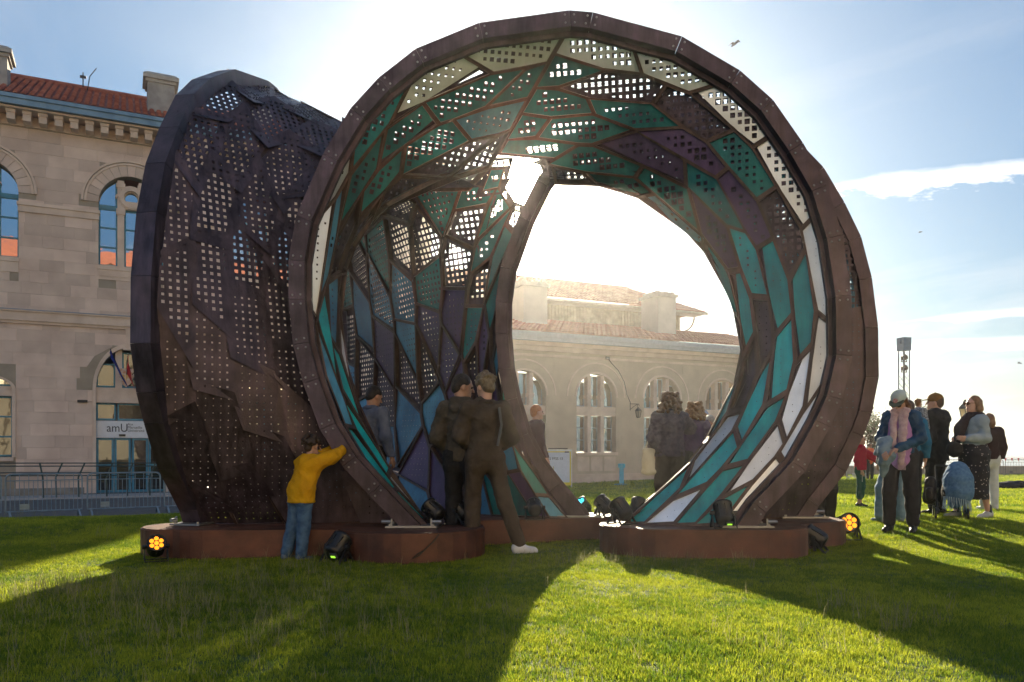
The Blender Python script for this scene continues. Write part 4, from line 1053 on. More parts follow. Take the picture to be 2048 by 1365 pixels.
def chimney2(px, w_, yy_, pyt, zb):
    kx, zt = fac(px, pyt, yy_); c_ = MB(); dp = 1.6
    bx(c_, kx - w_ / 2, kx + w_ / 2, yy_, yy_ + dp, zb, zt - .35); c_.build('chimney', plaster, wing)
    c_ = MB(); bx(c_, kx - w_ / 2 - .1, kx + w_ / 2 + .1, yy_ - .1, yy_ + dp + .1, zt - .35, zt - .17)
    for q in range(5): bx(c_, kx - w_ / 2 + .02 + q * w_ / 5, kx - w_ / 2 - .03 + (q + 1) * w_ / 5, yy_ + .1, yy_ + dp - .1, zt - .17, zt - .02 - .03 * (q % 2))
    c_.build('chimney_cap', chim, wing)
chimney2(1334, 1.25, 2.2, 582, zev + .6); chimney2(1071, 1.4, 2.2, 560, zev + .6)
# wall lantern on a bracket and its cable
kq, zq = fac(1260, 812)
o_ = P0 + Vector((ca * kq, sa * kq, zq))
wl = thing('wall_lantern', 'small iron lantern on a scrolled bracket beside the second wing window', 'lantern', o_, ALF)
iron = mat('wrought_iron', (.05, .045, .05), .6, .3)
b = MB(); b.tube([(0, -.02, -.25), (0, -.02, .15)], .02, 6); b.tube([(0, -.02, .1), (.55, -.02, .1)], .018, 6); b.tube([(.03, -.02, -.18), (.2, -.02, -.05), (.42, -.02, .08)], .015, 6); b.tube([(.5 + .06 * math.cos(a), -.02, .0 + .1 * math.sin(a)) for a in [i * .6 for i in range(8)]], .012, 5); b.build('bracket', iron, wl)
b = MB(); T = Matrix.Translation((.5, -.02, -.62)); b.lathe([(.03, 0), (.12, .02), (.12, .04)], 6, T); b.lathe([(.20, .36), (.17, .42), (.06, .52), (.03, .56)], 6, T)
for q in range(6):
    a = q * math.pi / 3; b.bar((.5 + .11 * math.cos(a), -.02 + .11 * math.sin(a), -.58), (.5 + .18 * math.cos(a), -.02 + .18 * math.sin(a), -.26), .02)
b.build('lantern_frame', iron, wl)
b = MB(); b.lathe([(.10, .045), (.17, .355)], 6, T); b.build('lantern_glass', mat('milky_glass', (.35, .30, .24), .3, 0, .05, trans=.5), wl)
cb = MB(); pts = [fac(*p) for p in ((1213, 716), (1222, 728), (1235, 742), (1247, 765), (1252, 790), (1259, 806))]; cb.tube([(a, -.09, z) for a, z in pts], .018, 5); bx(cb, pts[0][0] - .1, pts[0][0] + .12, -.12, -.07, pts[0][1] - .1, pts[0][1] + .05); cb.build('cable', iron, wing)
# ================= sunlit palace behind the camera (it is mirrored in the windows)
opp = thing('sunlit_building', 'large sunlit building behind the viewer, mirrored orange in the arched windows', 'building', (17, -37, 0), math.radians(205))
mb = MB()
for q in range(9):
    x = -30 + q * 7.2; bx(mb, x, x + 4.2, 0, 12, -1, 22.5)
    bx(mb, x + 4.2, x + 7.2, .8, 12, -1, 22.5)
bx(mb, -31, 36, -.5, 12.5, 22.5, 23.3); mb.build('wall', mat('ochre_render', (.58, .46, .31), .8, 0, .15, .3), opp)
mb = MB(); mb.add([(-32, -1, 23.3), (37, -1, 23.3), (34, 6, 27), (-29, 6, 27), (-32, 13, 23.3), (37, 13, 23.3)], [(0, 1, 2, 3), (3, 2, 5, 4), (0, 3, 4), (1, 5, 2)]); mb.build('roof', mat('plain_red_roof', (.42, .12, .06), .8, 0, .15, .5), opp)
# ================= pavement, ramp and railing in front of the entrance
xs_ = [-40 + i for i in range(37)]
V = []; 
for x in xs_:
    for q in range(14):
        y = PAVE_Y(x) + (36 - PAVE_Y(x)) * q / 13; V.append((x, y, tz(x, y) + .02))
tag(link('pavement', mesh('pavement', V, [(i * 14 + q, (i + 1) * 14 + q, (i + 1) * 14 + q + 1, i * 14 + q + 1) for i in range(len(xs_) - 1) for q in range(13)], True), mat('asphalt_path', (.10, .105, .11), .9, 0, .2, 6, .2, 90)), kind='structure')
kb = MB()
for i in range(len(xs_) - 1):
    a, b_ = xs_[i], xs_[i + 1]; kb.bar((a, PAVE_Y(a), tz(a, PAVE_Y(a)) - .02), (b_ - .012, PAVE_Y(b_ - .012), tz(b_, PAVE_Y(b_)) - .02), .12, .16)
tag(kb.build('kerb', mat('kerb_stone', (.30, .29, .28), .9)), kind='structure')
yr = -3.6
rmp = thing('access_ramp', 'low pale stone ramp wall in front of the entrance, behind the crowd barriers', 'ramp', (P0.x, P0.y, 0), ALF)
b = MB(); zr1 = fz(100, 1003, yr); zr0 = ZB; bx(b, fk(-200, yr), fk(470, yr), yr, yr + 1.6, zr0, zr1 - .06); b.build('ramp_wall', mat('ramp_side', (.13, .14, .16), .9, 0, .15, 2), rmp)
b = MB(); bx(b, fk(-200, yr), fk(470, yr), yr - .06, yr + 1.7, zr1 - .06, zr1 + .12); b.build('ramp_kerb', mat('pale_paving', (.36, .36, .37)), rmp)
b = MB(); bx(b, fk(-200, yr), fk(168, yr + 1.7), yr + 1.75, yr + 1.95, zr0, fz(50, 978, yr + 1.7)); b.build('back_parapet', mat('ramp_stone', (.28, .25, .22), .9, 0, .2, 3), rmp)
rl = thing('ramp_railing', 'dark green railing with slanted posts along the entrance ramp', 'railing', (P0.x, P0.y, 0), ALF)
green_m = mat('dark_green_paint', (.02, .055, .06), .45, .1)
b = MB()
for py in (926, 932, 945, 951): b.tube([(fk(-120, yr), yr - .05, fz(0, py, yr)), (fk(400, yr), yr - .05, fz(330, py + 1, yr))], .018, 6)
b.build('rail', green_m, rl)
for px_, ln_ in ((2, -1), (87, -.6), (113, 1), (158, 1), (214, 1), (255, 1), (300, 1), (345, -.6)):
    b = MB(); k_ = fk(px_, yr); b.bar((k_ - .0, yr - .02, zr1), (k_ - .02, yr - .02, fz(px_, 955, yr)), .06, .05); b.bar((k_ - .02, yr - .02, fz(px_, 955, yr)), (k_ + .18 * ln_, yr - .02, fz(px_, 926, yr)), .06, .05); b.build('post', green_m, rl)
# ------------------------------------------------------------------ spotlights
black = mat('black_housing', (.012, .012, .014), .38, .2, .2, 9)
dark_lens = mat('dark_lens', (.02, .025, .03), .15, 0, 0)
def led(name, c, s_): return mat(name, c, .4, 0, 0, emit=c, estr=s_)
amber = led('amber_led', (1, .27, .01), .75); cyan = led('cyan_led', (.05, .65, .85), .8); greenl = led('green_display', (.35, .85, .05), .45); offl = mat('unlit_led', (.25, .3, .35), .2, 0, 0)
def spot(label, loc, az, tilt, sc=1., leds=None, display=False, back_knob=True):
    """az: direction the lens faces, tilt: lens elevation; both degrees"""
    t = thing('spotlight', label, 'spotlight', loc, math.radians(az), 'black stage spotlights round the pavilion'); t.scale = (sc * .74,) * 3
    hz = .20; T = Matrix.Translation((0, 0, hz)) @ Matrix.Rotation(-math.radians(tilt), 4, 'Y') @ Matrix.Rotation(math.pi / 2, 4, 'Y')   # z of the can -> local x
    b = MB(); b.lathe([(.055, -.15), (.085, -.145), (.108, -.12), (.115, -.10), (.120, .10), (.128, .105), (.128, .135), (.112, .137), (.110, .10)], 20, T)
    for q in range(8): 
        a = q * math.pi / 4; b.bar(T @ Vector((.117 * math.cos(a), .117 * math.sin(a), -.08)), T @ Vector((.119 * math.cos(a), .119 * math.sin(a), .08)), .012)
    b.build('housing', black, t, True)
    b = MB(); b.lathe([(.108, .112), (.02, .114)], 20, T); l = b.build('lens', dark_lens, t)
    for q in range(7):
        r_ = 0 if q == 6 else .068; a = q * math.pi / 3
        c_ = MB(); c_.lathe([(.030, .1145), (.027, .123), (.010, .126)], 12, T @ Matrix.Translation((r_ * math.cos(a), r_ * math.sin(a), 0))); c_.build('led', leds or offl, l)
    b = MB()
    for s_ in (-1, 1):
        b.bar((0, s_ * .145, hz), (-.02, s_ * .145, .03), .012, .04, up=(1, 0, 0)); b.bar((.0, s_ * .145, hz - .02), (.13, s_ * .145, .008), .012, .03, up=(1, 0, 0)); b.bar((.0, s_ * .145, hz - .02), (-.14, s_ * .145, .008), .012, .03, up=(1, 0, 0)); b.tube([(0, s_ * .12, hz), (0, s_ * .175, hz)], .028, 10)
    b.bar((.13, -.15, .01), (.13, .15, .01), .03, .015); b.bar((-.14, -.15, .01), (-.14, .15, .01), .03, .015); b.build('yoke', black, t)
    if display:
        b = MB(); b.box((-.035, -.105, -.17), (.025, -.015, -.147), T); b.build('control_panel', mat('grey_plastic', (.05, .05, .055), .4, 0, 0), t)
        b = MB(); b.box((-.012, -.088, -.178), (.014, -.028, -.171), T); b.build('display', greenl, t)
    return t
def on_ground(px, py): p = ground(px, py); return Vector((p.x, p.y, tz(p.x, p.y)))
def on_plinth(px, py):
    Y = F * (CH - PT) / (py - HY); p = at(px, py, Y); p.z = PT + .001; return p
spot('amber glowing spotlight on the grass at the left tip of the left plinth', on_ground(312, 1123), -62, 30, .92, amber)
spot('black spotlight with green display on the grass right of the child in yellow', on_ground(674, 1127), 62, 38, 1.06, None, True)
spot('dark spotlight tipped down on the left plinth beside the hoop foot', on_plinth(868, 1050), 150, 35, .98)
spot('cyan lit spotlight on the right end of the left plinth', on_plinth(921, 1049), 152, 38, .98, cyan)
spot('small black spotlight on the back plinth against the silver panel', on_plinth(1069, 1040), 95, 20, .9)
spot('cyan lit spotlight behind the thin leg of the far hoop', Vector((1.0, 11.2, tz(1.0, 11.2))), 215, 45, 1.0, cyan)
spot('leftmost of the three spotlights between the plinths, tipped to the left', on_plinth(1209, 1034), 132, 35, .92)
spot('middle one of the three spotlights between the plinths, nearest to the viewer', on_plinth(1243, 1049), 128, 45, 1.0)
spot('rightmost of the three spotlights between the plinths, aimed up at the sky', on_plinth(1275, 1044), 60, 50, .95, mat('white_led', (.7, .8, .85), .2, 0, 0, emit=(.8, .9, 1), estr=.6))
spot('black spotlight with green display on the right plinth before teal panels', on_plinth(1447, 1057), 88, 55, 1.0, None, True)
spot('glossy black spotlight on the grass at the right end of the right plinth', on_ground(1630, 1105), 150, 30, 1.05)
spot('amber glowing spotlight on the grass right of the right plinth', on_ground(1692, 1080), -92, 12, 1.2, amber)
# cable hanging over the front of the left plinth
cbm = mat('black_cable', (.012, .012, .012), .5, 0, 0)
c0 = on_plinth(880, 1058); b = MB(); yf = 7.215
pts = [c0 + Vector((0, .25, .01)), c0 + Vector((-.03, -.05, .012))] + [Vector((at(x, y, yf).x, max(yf, 7.95 - math.sqrt(max(0, .73 ** 2 - (at(x, y, yf).x + 1.0) ** 2)) - .012) if True else yf, at(x, y, yf).z)) for x, y in ((876, 1072), (866, 1085), (853, 1097), (838, 1112), (824, 1118), (836, 1108), (850, 1101))]
b.tube(pts, .006, 5); tag(b.build('power_cable', cbm), 'thin dark cable hanging down the front of the left plinth', 'cable')
# ------------------------------------------------------------------ barriers
galv = mat('galvanised_tube', (.26, .33, .38), .4, .6, .15, 8)
def barrier(p, q, label, group, m, bars=17):
    d_ = (q - p); L_ = math.hypot(d_.x, d_.y); t = thing('crowd_barrier', label, 'barrier', p, math.atan2(d_.y, d_.x), group)
    dz = d_.z; h = 1.08; r = .12
    sl_ = lambda x: dz * x / L_
    pts = [(0.02, 0, .16)] + [(.02, 0, h - r)] + [(.02 + r * (1 - math.cos(a)), 0, h - r + r * math.sin(a)) for a in (.4, .8, 1.2)] + [(.02 + r, 0, h), (L_ - .02 - r, 0, h)] + [(L_ - .02 - r * (1 - math.cos(a)), 0, h - r + r * math.sin(a)) for a in (1.2, .8, .4)] + [(L_ - .02, 0, h - r), (L_ - .02, 0, .16), (.02, 0, .16)]
    b = MB(); b.tube([(x, y, z + sl_(x)) for x, y, z in pts], .021, 7); b.build('frame', m, t)
    for z_ in (.92,):
        b = MB(); b.tube([(.02, 0, z_ + sl_(0)), (L_ - .02, 0, z_ + sl_(L_))], .012, 6); b.build('rail', m, t)
    for i in range(1, bars):
        x = .02 + (L_ - .04) * i / bars; b = MB(); b.tube([(x, 0, .16 + sl_(x)), (x, 0, (h if i % 2 else .92) + sl_(x))], .008, 5); b.build('bar', m, t)
    for x in (.10, L_ - .10):
        b = MB(); b.bar((x, 0, .17 + sl_(x)), (x + .02, -.28, .0 + sl_(x)), .045, .02); b.bar((x, 0, .17 + sl_(x)), (x + .02, .28, .0 + sl_(x)), .045, .02); b.build('foot', m, t)
    b = MB(); b.box((.32, -.012, .20 + sl_(.3)), (.52, .012, .34 + sl_(.3))); b.build('plate', m, t)
def bp(px, Y): p = at(px, 900, Y); return Vector((p.x, p.y, tz(p.x, p.y) + .02))
for a, b_, lb in ((-150, 4, 'grey crowd barrier cut off by the left edge, before the entrance'), (9, 166, 'first whole grey crowd barrier from the left, in front of the ramp'), (173, 322, 'grey crowd barrier in front of the blue entrance doors'), (327, 470, 'grey crowd barrier running behind the foot of the pavilion')):
    ya, yb = 19.55 + (a - 9) * .0062, 19.55 + (b_ - 9) * .0062
    barrier(bp(a, ya), bp(b_, yb), lb, 'grey crowd barriers on the left', galv)
# far barriers by the sea wall
brn = mat('far_barrier_tube', (.16, .13, .13), .6, .2)
xs = [1700, 1729, 1958 - 75, 1958, 2017, 2076]
def far_barrier(a, b_, Y, lb, m, bars=10): barrier(bp(a, Y), bp(b_, Y), lb, 'barriers along the edge of the lawn at right', m, bars)
far_barrier(1692, 1714, 40, 'pale barrier left of the person in the orange vest', mat('pale_barrier_tube', (.5, .5, .52), .5, .3), 7)
far_barrier(1716, 1738, 40, 'pale barrier directly behind the person in the orange vest', mat('pale_barrier_tube', (.5, .5, .52)), 7)
far_barrier(1890, 1948, 54, 'dark barrier by the sea wall hidden behind the woman in the skirt', brn)
far_barrier(1951, 2007, 54, 'dark barrier by the sea wall right of the woman in the skirt', brn)
far_barrier(2010, 2066, 54, 'dark barrier by the sea wall at the right edge of the picture', brn)
gb = MB(); gr = random.Random(3)
pw = thing('sea_wall', 'low brown parapet wall between the lawn and the sea', 'wall', (0, 57, 0))
b = MB(); zt = CH - (934 - HY) / F * 57
b.box((14, 0, -1.6), (60, .4, zt)); b.build('wall', mat('parapet_stone', (.30, .24, .19), .9, 0, .2, 1.5, .2, 15), pw)
b = MB(); b.box((13.9, -.06, zt), (60, .46, zt + .06)); b.build('coping', mat('coping_stone', (.36, .30, .25), .9, 0, .2, 3), pw)
b = MB()
for i in range(20):
    p = at(1950 + i * 6.5, 917, 53.9); 
    if i % 2: b.add([p, p + Vector((.16, 0, 0)), p + Vector((.08, -.02, -.22))], [(0, 1, 2)])
b.tube([at(1945, 917, 53.9), at(2010, 916.5, 53.9), at(2080, 917, 53.9)], .012, 4)
tag(b.build('warning_bunting', mat('red_plastic', (.6, .05, .05), .6, 0, 0)), 'thin red and white bunting strung along the far right barriers', 'bunting')
# ------------------------------------------------------------------ notice board leaning on the wing
p = at(1142, 968, 35.5); zb_ = tz(p.x, p.y); s_ = F / 35.5
nb = thing('notice_board', 'white notice board with yellow border standing before the stone wing', 'notice board', (p.x, p.y, zb_), ALF * .55)
wpl = mat('white_board', (.66, .70, .80), .6, 0, .04); yel = mat('yellow_border', (.75, .62, .03), .6, 0, 0); alu = mat('aluminium', (.6, .6, .62), .4, .6)
bw_, bh_ = -1.75, 1.66
b = MB(); b.box((-1.75, 0, .10), (0, .03, bh_)); b.build('board', wpl, nb)
b = MB(); b.box((-1.75, -.008, .10), (0, -.001, .24)); b.box((-.06, -.008, .241), (-.01, -.001, bh_ - .09)); b.box((-1.75, -.008, bh_ - .088), (-.01, -.001, bh_ - .045)); b.build('yellow_border', yel, nb)
b = MB(); b.box((0.001, -.02, -.02), (.05, .05, bh_ + .05)); b.box((-1.8, -.02, bh_ + .001), (0, .05, bh_ + .05)); b.box((-1.8, -.02, -.02), (-1.751, .05, bh_)); b.build('frame', alu, nb)
b = MB(); b.box((-1.05, -.015, bh_ + .052), (-.16, .06, bh_ + .10)); b.box((-.30, -.025, bh_ - .10), (-.10, -.009, bh_ - .05)); b.build('clamp', mat('dark_metal', (.03, .03, .035)), nb)
text_part('SECOURS FFSS 13', .165, ink, nb, (-1.62, -.012, 1.24), sx=.98)
text_part('21', .22, mat('faded_yellow_ink', (.35, .30, .05), .6, 0, 0), nb, (-.98, -.012, .80))
p = at(1243, 965, 36.5); b = MB(); b.lathe([(.34, 0), (.34, .06), (.08, .08)], 4); b.box((-.10, -.06, .08), (.10, .06, .80)); b.lathe([(.17, .80), (.17, .98), (.1, 1.0)], 8)
tag(b.build('blue_bollard', mat('bright_blue_plastic', (.05, .40, .58), .5, 0, .1), None, False, (p.x, p.y, tz(p.x, p.y))), 'short bright blue stand at the foot of the stone wing', 'stand')
# ------------------------------------------------------------------ lighting truss tower
p = at(1808, 930, 46); tt = thing('lighting_tower', 'tall lattice lighting tower rising behind the woman in the pale cap', 'tower', (p.x, p.y, tz(p.x, p.y)), math.radians(14))
gm_ = mat('tower_steel', (.13, .15, .19), .5, .4); H_ = CH - (676 - HY) / F * 46 - p.z * 0 - tz(p.x, p.y); hw_ = .20
for sx_ in (-1, 1):
    for sy_ in (-1, 1): b = MB(); b.tube([(sx_ * hw_, sy_ * hw_, 0), (sx_ * hw_, sy_ * hw_, H_)], .035, 6); b.build('upright', gm_, tt)
z = .1
while z < H_ - 2.4:
    b = MB()
    for sy_ in (-1, 1):
        b.tube([(-hw_, sy_ * hw_, z), (hw_, sy_ * hw_, z + .42)], .013, 4); b.tube([(hw_, sy_ * hw_, z), (-hw_, sy_ * hw_, z + .42)], .013, 4); b.tube([(sy_ * hw_, -hw_, z), (sy_ * hw_, hw_, z + .42)], .013, 4)
    b.build('brace', gm_, tt); z += .42
b = MB(); b.box((-.26, -.28, H_ - .75), (.26, .28, H_)); b.box((-.34, -.1, H_ - .35), (-.26, .1, H_ - .1)); b.build('head_box', mat('blue_grey_box', (.14, .20, .28), .5, .2), tt)
for z_ in (H_ - 1.15, H_ - 1.75):
    b = MB(); b.lathe([(.08, -.14), (.15, -.1), (.17, .12), (.14, .13)], 12, Matrix.Translation((0, -.02, z_)) @ Matrix.Rotation(math.radians(70), 4, 'X')); b.bar((-hw_, 0, z_ - .22), (hw_, 0, z_ - .22), .05); b.bar((-.18, 0, z_ - .2), (-.18, 0, z_ + .1), .03); b.bar((.18, 0, z_ - .2), (.18, 0, z_ + .1), .03); b.build('lamp', mat('lamp_brown', (.12, .07, .04), .5, .3), tt)
# street lantern
p = at(1931, 930, 33); sl2 = thing('street_lantern', 'classic glass street lantern seen left of the woman with sunglasses', 'street lamp', (p.x, p.y, tz(p.x, p.y)))
zt = CH - (800 - HY) / F * 33 - tz(p.x, p.y)
b = MB(); b.tube([(0, 0, 0), (0, 0, zt - .95)], [.09, .045], 10); b.lathe([(.09, zt - 1.05), (.05, zt - .98), (.12, zt - .92)], 8); b.build('pole', iron, sl2)
b = MB(); b.lathe([(.13, zt - .90), (.24, zt - .38)], 6); b.build('glass', mat('pale_lantern_glass', (.8, .7, .5), .3, 0, 0, trans=.6), sl2)  # pale warm glass, partly translucent
b = MB(); b.lathe([(.29, zt - .38), (.26, zt - .30), (.12, zt - .16), (.09, zt - .06), (.05, zt)], 6); 
for q in range(6): a = q * math.pi / 3; b.bar((.135 * math.cos(a), .135 * math.sin(a), zt - .91), (.25 * math.cos(a), .25 * math.sin(a), zt - .37), .025)
b.build('cap', iron, sl2)
# ------------------------------------------------------------------ trees beyond the lawn
bark = mat('tree_bark', (.14, .09, .06), .9, 0, .3, 6)
leafm = mat('sparse_leaves', (.07, .09, .03), .7, 0, .3, 3, trans=.4)
def tree(label, px, Y, h, spread, seed, leaves, lean=0.):
    r = random.Random(seed); p = at(px, 930, Y); t = thing('tree', label, 'tree', (p.x, p.y, tz(p.x, p.y)), 0, 'thin trees beyond the lawn at right')
    tr_ = MB(); tips = []
    def grow(q, d_, l, rad, dep):
        n = 3; pts = [q]; dd = d_.copy()
        for _ in range(n):
            dd = (dd + Vector((r.uniform(-.22, .22), r.uniform(-.22, .22), r.uniform(-.05, .16)))).normalized(); pts.append(pts[-1] + dd * l / n)
        tr_.tube(pts, [rad * (1 - .16 * i) for i in range(n + 1)], 5 if dep < 2 else 3, cap=False); tips.append((pts[-1], dep))
        if dep >= 5: return
        for _ in range(3 if dep < 4 else 2):
            nd = (dd + Vector((r.gauss(0, spread), r.gauss(0, spread), r.uniform(-.25, .55)))).normalized(); grow(pts[r.randrange(1, n + 1)], nd, l * r.uniform(.62, .84), rad * .60, dep + 1)
    grow(Vector((0, 0, 0)), Vector((lean, 0, 1)).normalized(), h * .33, h * .034, 0)
    tr_.build('trunk', bark, t)
    lv = MB()
    for q, dep in tips:
        if dep < 3: continue
        for _ in range(leaves if r.random() < .5 else leaves // 3):
            c_ = q + Vector((r.gauss(0, .16), r.gauss(0, .16), r.gauss(0, .16))); a = Vector((r.uniform(-1, 1), r.uniform(-1, 1), r.uniform(-1, 1))).normalized() * .07; b_ = a.orthogonal() * .45; lv.add([c_ - a, c_ + b_, c_ + a, c_ - b_], [(0, 1, 2, 3)])
    lv.build('crown', leafm, t)
tree('bare twiggy tree just right of the pavilion behind the orange vest', 1730, 42, 5.4, .62, 4, 7)
tree('thin tree with sparse leaves behind the woman in the pale cap', 1768, 46, 5.0, .55, 12, 9)
tree('sparse leafy tree between the pale cap and the brown cap', 1838, 44, 4.5, .45, 23, 16)
tree('bare tree half hidden behind the right edge of the pavilion', 1690, 50, 5.0, .6, 31, 4)
# ------------------------------------------------------------------ birds
def bird(label, px, py, Y, sp, bank, flap):
    p = at(px, py, Y); t = thing('seagull', label, 'bird', p, math.radians(20), 'gulls in the sky'); t.rotation_euler = (0, math.radians(bank), math.radians(25))
    m = mat('gull_grey', (.10, .11, .13), .7, 0, .1)
    b = MB(); b.tube([(0, -.22, 0), (0, -.12, .02), (0, .05, .02), (0, .20, .0), (0, .27, -.01)], [.02, .05, .06, .03, .015], 8); b.build('body', m, t, True)
    for s_ in (-1, 1):
        b = MB(); V = [(s_ * .03, -.08, .02), (s_ * sp * .45, -.10, flap), (s_ * sp, .02, flap * .3), (s_ * sp * .95, .08, flap * .3), (s_ * sp * .42, .08, flap * .95), (s_ * .03, .10, .02)]
        b.add([Vector(v) + Vector((0, 0, .012)) for v in V] + [Vector(v) - Vector((0, 0, .012)) for v in V], [(0, 1, 4, 5), (1, 2, 3, 4), (6, 11, 10, 7), (7, 10, 9, 8)] + [(i, i + 6, (i + 1) % 6 + 6, (i + 1) % 6) for i in range(6)]); b.build('wing', m, t)
bird('gull gliding with wings raised right of the pavilion top', 1470, 89, 38, .40, -28, .12)
bird('tiny gull high above the left roof', 460, 142, 80, .35, 10, .1); bird('tiny gull in the clear sky right of the pavilion', 1841, 465, 90, .35, -8, .1); bird('tiny gull near the right edge over the sea', 2039, 727, 90, .4, 15, .1); bird('tiny gull over the lantern roof', 1224, 566, 95, .3, 0, .08)
# ------------------------------------------------------------------ bag on the grass
# ------------------------------------------------------------------ people: every body and garment is one continuous surface
class SDF:
    def __init__(s): s.P = []
    def cone(s, a, b, ra, rb, sq=1., ax=1, k=.02):
        s.P.append(('c', np.array(a, float), np.array(b, float), ra, rb, sq, ax, k)); return s
    def ell(s, c, r, k=.02, rot=None):
        s.P.append(('e', np.array(c, float), np.array(r, float), None, None, rot, 0, k)); return s
    def chain(s, pts, rs, **kw):
        for i in range(len(pts) - 1): s.cone(pts[i], pts[i + 1], rs[i], rs[i + 1], **kw)
        return s
    def cut(s, axis, val, keep):  s.P.append(('x', axis, val, keep)); return s
    def hole(s, c, r): s.P.append(('h', np.array(c, float), np.array(r, float))); return s
    def mesh(s, name, h, fold=0., fs=9., seed=0):
        lo = np.array([9., 9, 9]); hi = -lo
        for p in s.P:
            if p[0] == 'c':
                r = max(p[3], p[4]) * max(1, 1 / min(1., p[5]) if False else 1) ; q = np.minimum(p[1], p[2]) - r; w = np.maximum(p[1], p[2]) + r
            elif p[0] == 'e': m_ = p[2].max() if p[5] is not None else p[2]; q = p[1] - m_; w = p[1] + m_
            else: continue
            lo = np.minimum(lo, q); hi = np.maximum(hi, w)
        lo -= 3 * h + fold; hi += 3 * h + fold; n = np.ceil((hi - lo) / h).astype(int) + 1
        f = np.full(n, .2, np.float32)
        ax = [lo[i] + h * np.arange(n[i]) for i in range(3)]
        for p in s.P:
            if p[0] in 'xh': continue
            if p[0] == 'c': r = max(p[3], p[4]); q = np.minimum(p[1], p[2]) - r; w = np.maximum(p[1], p[2]) + r; k = p[7]
            else: m_ = p[2].max() if p[5] is not None else p[2]; q = p[1] - m_; w = p[1] + m_; k = p[7]
            pad = .05 + k; i0 = np.clip(((q - pad - lo) / h).astype(int), 0, n - 1); i1 = np.clip(((w + pad - lo) / h).astype(int) + 2, 1, n)
            X = ax[0][i0[0]:i1[0]][:, None, None]; Y = ax[1][i0[1]:i1[1]][None, :, None]; Z = ax[2][i0[2]:i1[2]][None, None, :]
            if p[0] == 'c':
                a, b, sq, axn = p[1], p[2], p[5], p[6]; D_ = [X - a[0], Y - a[1], Z - a[2]]; ba = b - a
                sc = np.ones(3); sc[axn] = 1 / sq; D_ = [D_[i] * sc[i] for i in range(3)]; ba = ba * sc; L2 = (ba ** 2).sum() + 1e-9
                t = np.clip((D_[0] * ba[0] + D_[1] * ba[1] + D_[2] * ba[2]) / L2, 0, 1)
                d_ = np.sqrt((D_[0] - t * ba[0]) ** 2 + (D_[1] - t * ba[1]) ** 2 + (D_[2] - t * ba[2]) ** 2) - (p[3] + t * (p[4] - p[3]))
            else:
                c, r_ = p[1], p[2]; U = [X - c[0], Y - c[1], Z - c[2]]
                if p[5] is not None: R = p[5]; U = [U[0] * R[0][i] + U[1] * R[1][i] + U[2] * R[2][i] for i in range(3)]
                g = np.sqrt((U[0] / r_[0]) ** 2 + (U[1] / r_[1]) ** 2 + (U[2] / r_[2]) ** 2); d_ = (g - 1) * r_.min() * np.clip(.5 + .5 * g, .6, 1.6)
            sub = f[i0[0]:i1[0], i0[1]:i1[1], i0[2]:i1[2]]; hh = np.maximum(k - np.abs(sub - d_), 0) / k
            f[i0[0]:i1[0], i0[1]:i1[1], i0[2]:i1[2]] = np.minimum(sub, d_) - hh * hh * k * .25
        if fold:
            X = ax[0][:, None, None]; Y = ax[1][None, :, None]; Z = ax[2][None, None, :]; rr = np.random.default_rng(seed)
            for q in range(8):
                k1 = rr.normal(size=3); k1 /= np.linalg.norm(k1); k1 *= fs * (1 + .55 * q) * 1.15; ph = rr.uniform(0, 6.28); a3 = rr.normal(size=3) * 9
                wob = np.sin(X * a3[0] + Z * a3[2] + Y * a3[1] + ph * 2)
                f = f + (fold * .62 / (1 + .30 * q)) * (np.abs(np.sin(.5 * (k1[0] * X + k1[1] * Y + k1[2] * Z) + ph + 1.5 * wob)) - .62)
        for p in s.P:
            if p[0] == 'x':
                A = ax[p[1]]; sh = [1, 1, 1]; sh[p[1]] = -1; A = A.reshape(sh); f = np.maximum(f, (A - p[2]) * (1 if p[3] < 0 else -1))
            if p[0] == 'h':
                X = ax[0][:, None, None]; Y = ax[1][None, :, None]; Z = ax[2][None, None, :]
                g = np.sqrt(((X - p[1][0]) / p[2][0]) ** 2 + ((Y - p[1][1]) / p[2][1]) ** 2 + ((Z - p[1][2]) / p[2][2]) ** 2); f = np.maximum(f, -(g - 1) * p[2].min())
        # surface nets
        ins = f < 0; c8 = [ins[i:n[0] - 1 + i, j:n[1] - 1 + j, k:n[2] - 1 + k] for i in (0, 1) for j in (0, 1) for k in (0, 1)]
        sm = sum(c.astype(np.int8) for c in c8); act = (sm > 0) & (sm < 8); idx = np.full(act.shape, -1, np.int64); cells_ = np.argwhere(act); idx[act] = np.arange(len(cells_))
        acc = np.zeros((len(cells_), 3)); cnt = np.zeros(len(cells_)); C = cells_
        cor = [(i, j, k) for i in (0, 1) for j in (0, 1) for k in (0, 1)]
        for a in cor:
            for axn in range(3):
                if a[axn]: continue
                b = list(a); b[axn] = 1; fa = f[C[:, 0] + a[0], C[:, 1] + a[1], C[:, 2] + a[2]]; fb = f[C[:, 0] + b[0], C[:, 1] + b[1], C[:, 2] + b[2]]
                m_ = (fa < 0) != (fb < 0); t = np.where(m_, fa / np.where(m_, fa - fb, 1), 0); q = np.tile(np.array(a, float), (len(C), 1)); q[:, axn] += t; acc[m_] += q[m_]; cnt[m_] += 1
        V = lo + (C + acc / np.maximum(cnt, 1)[:, None]) * h
        Q = []
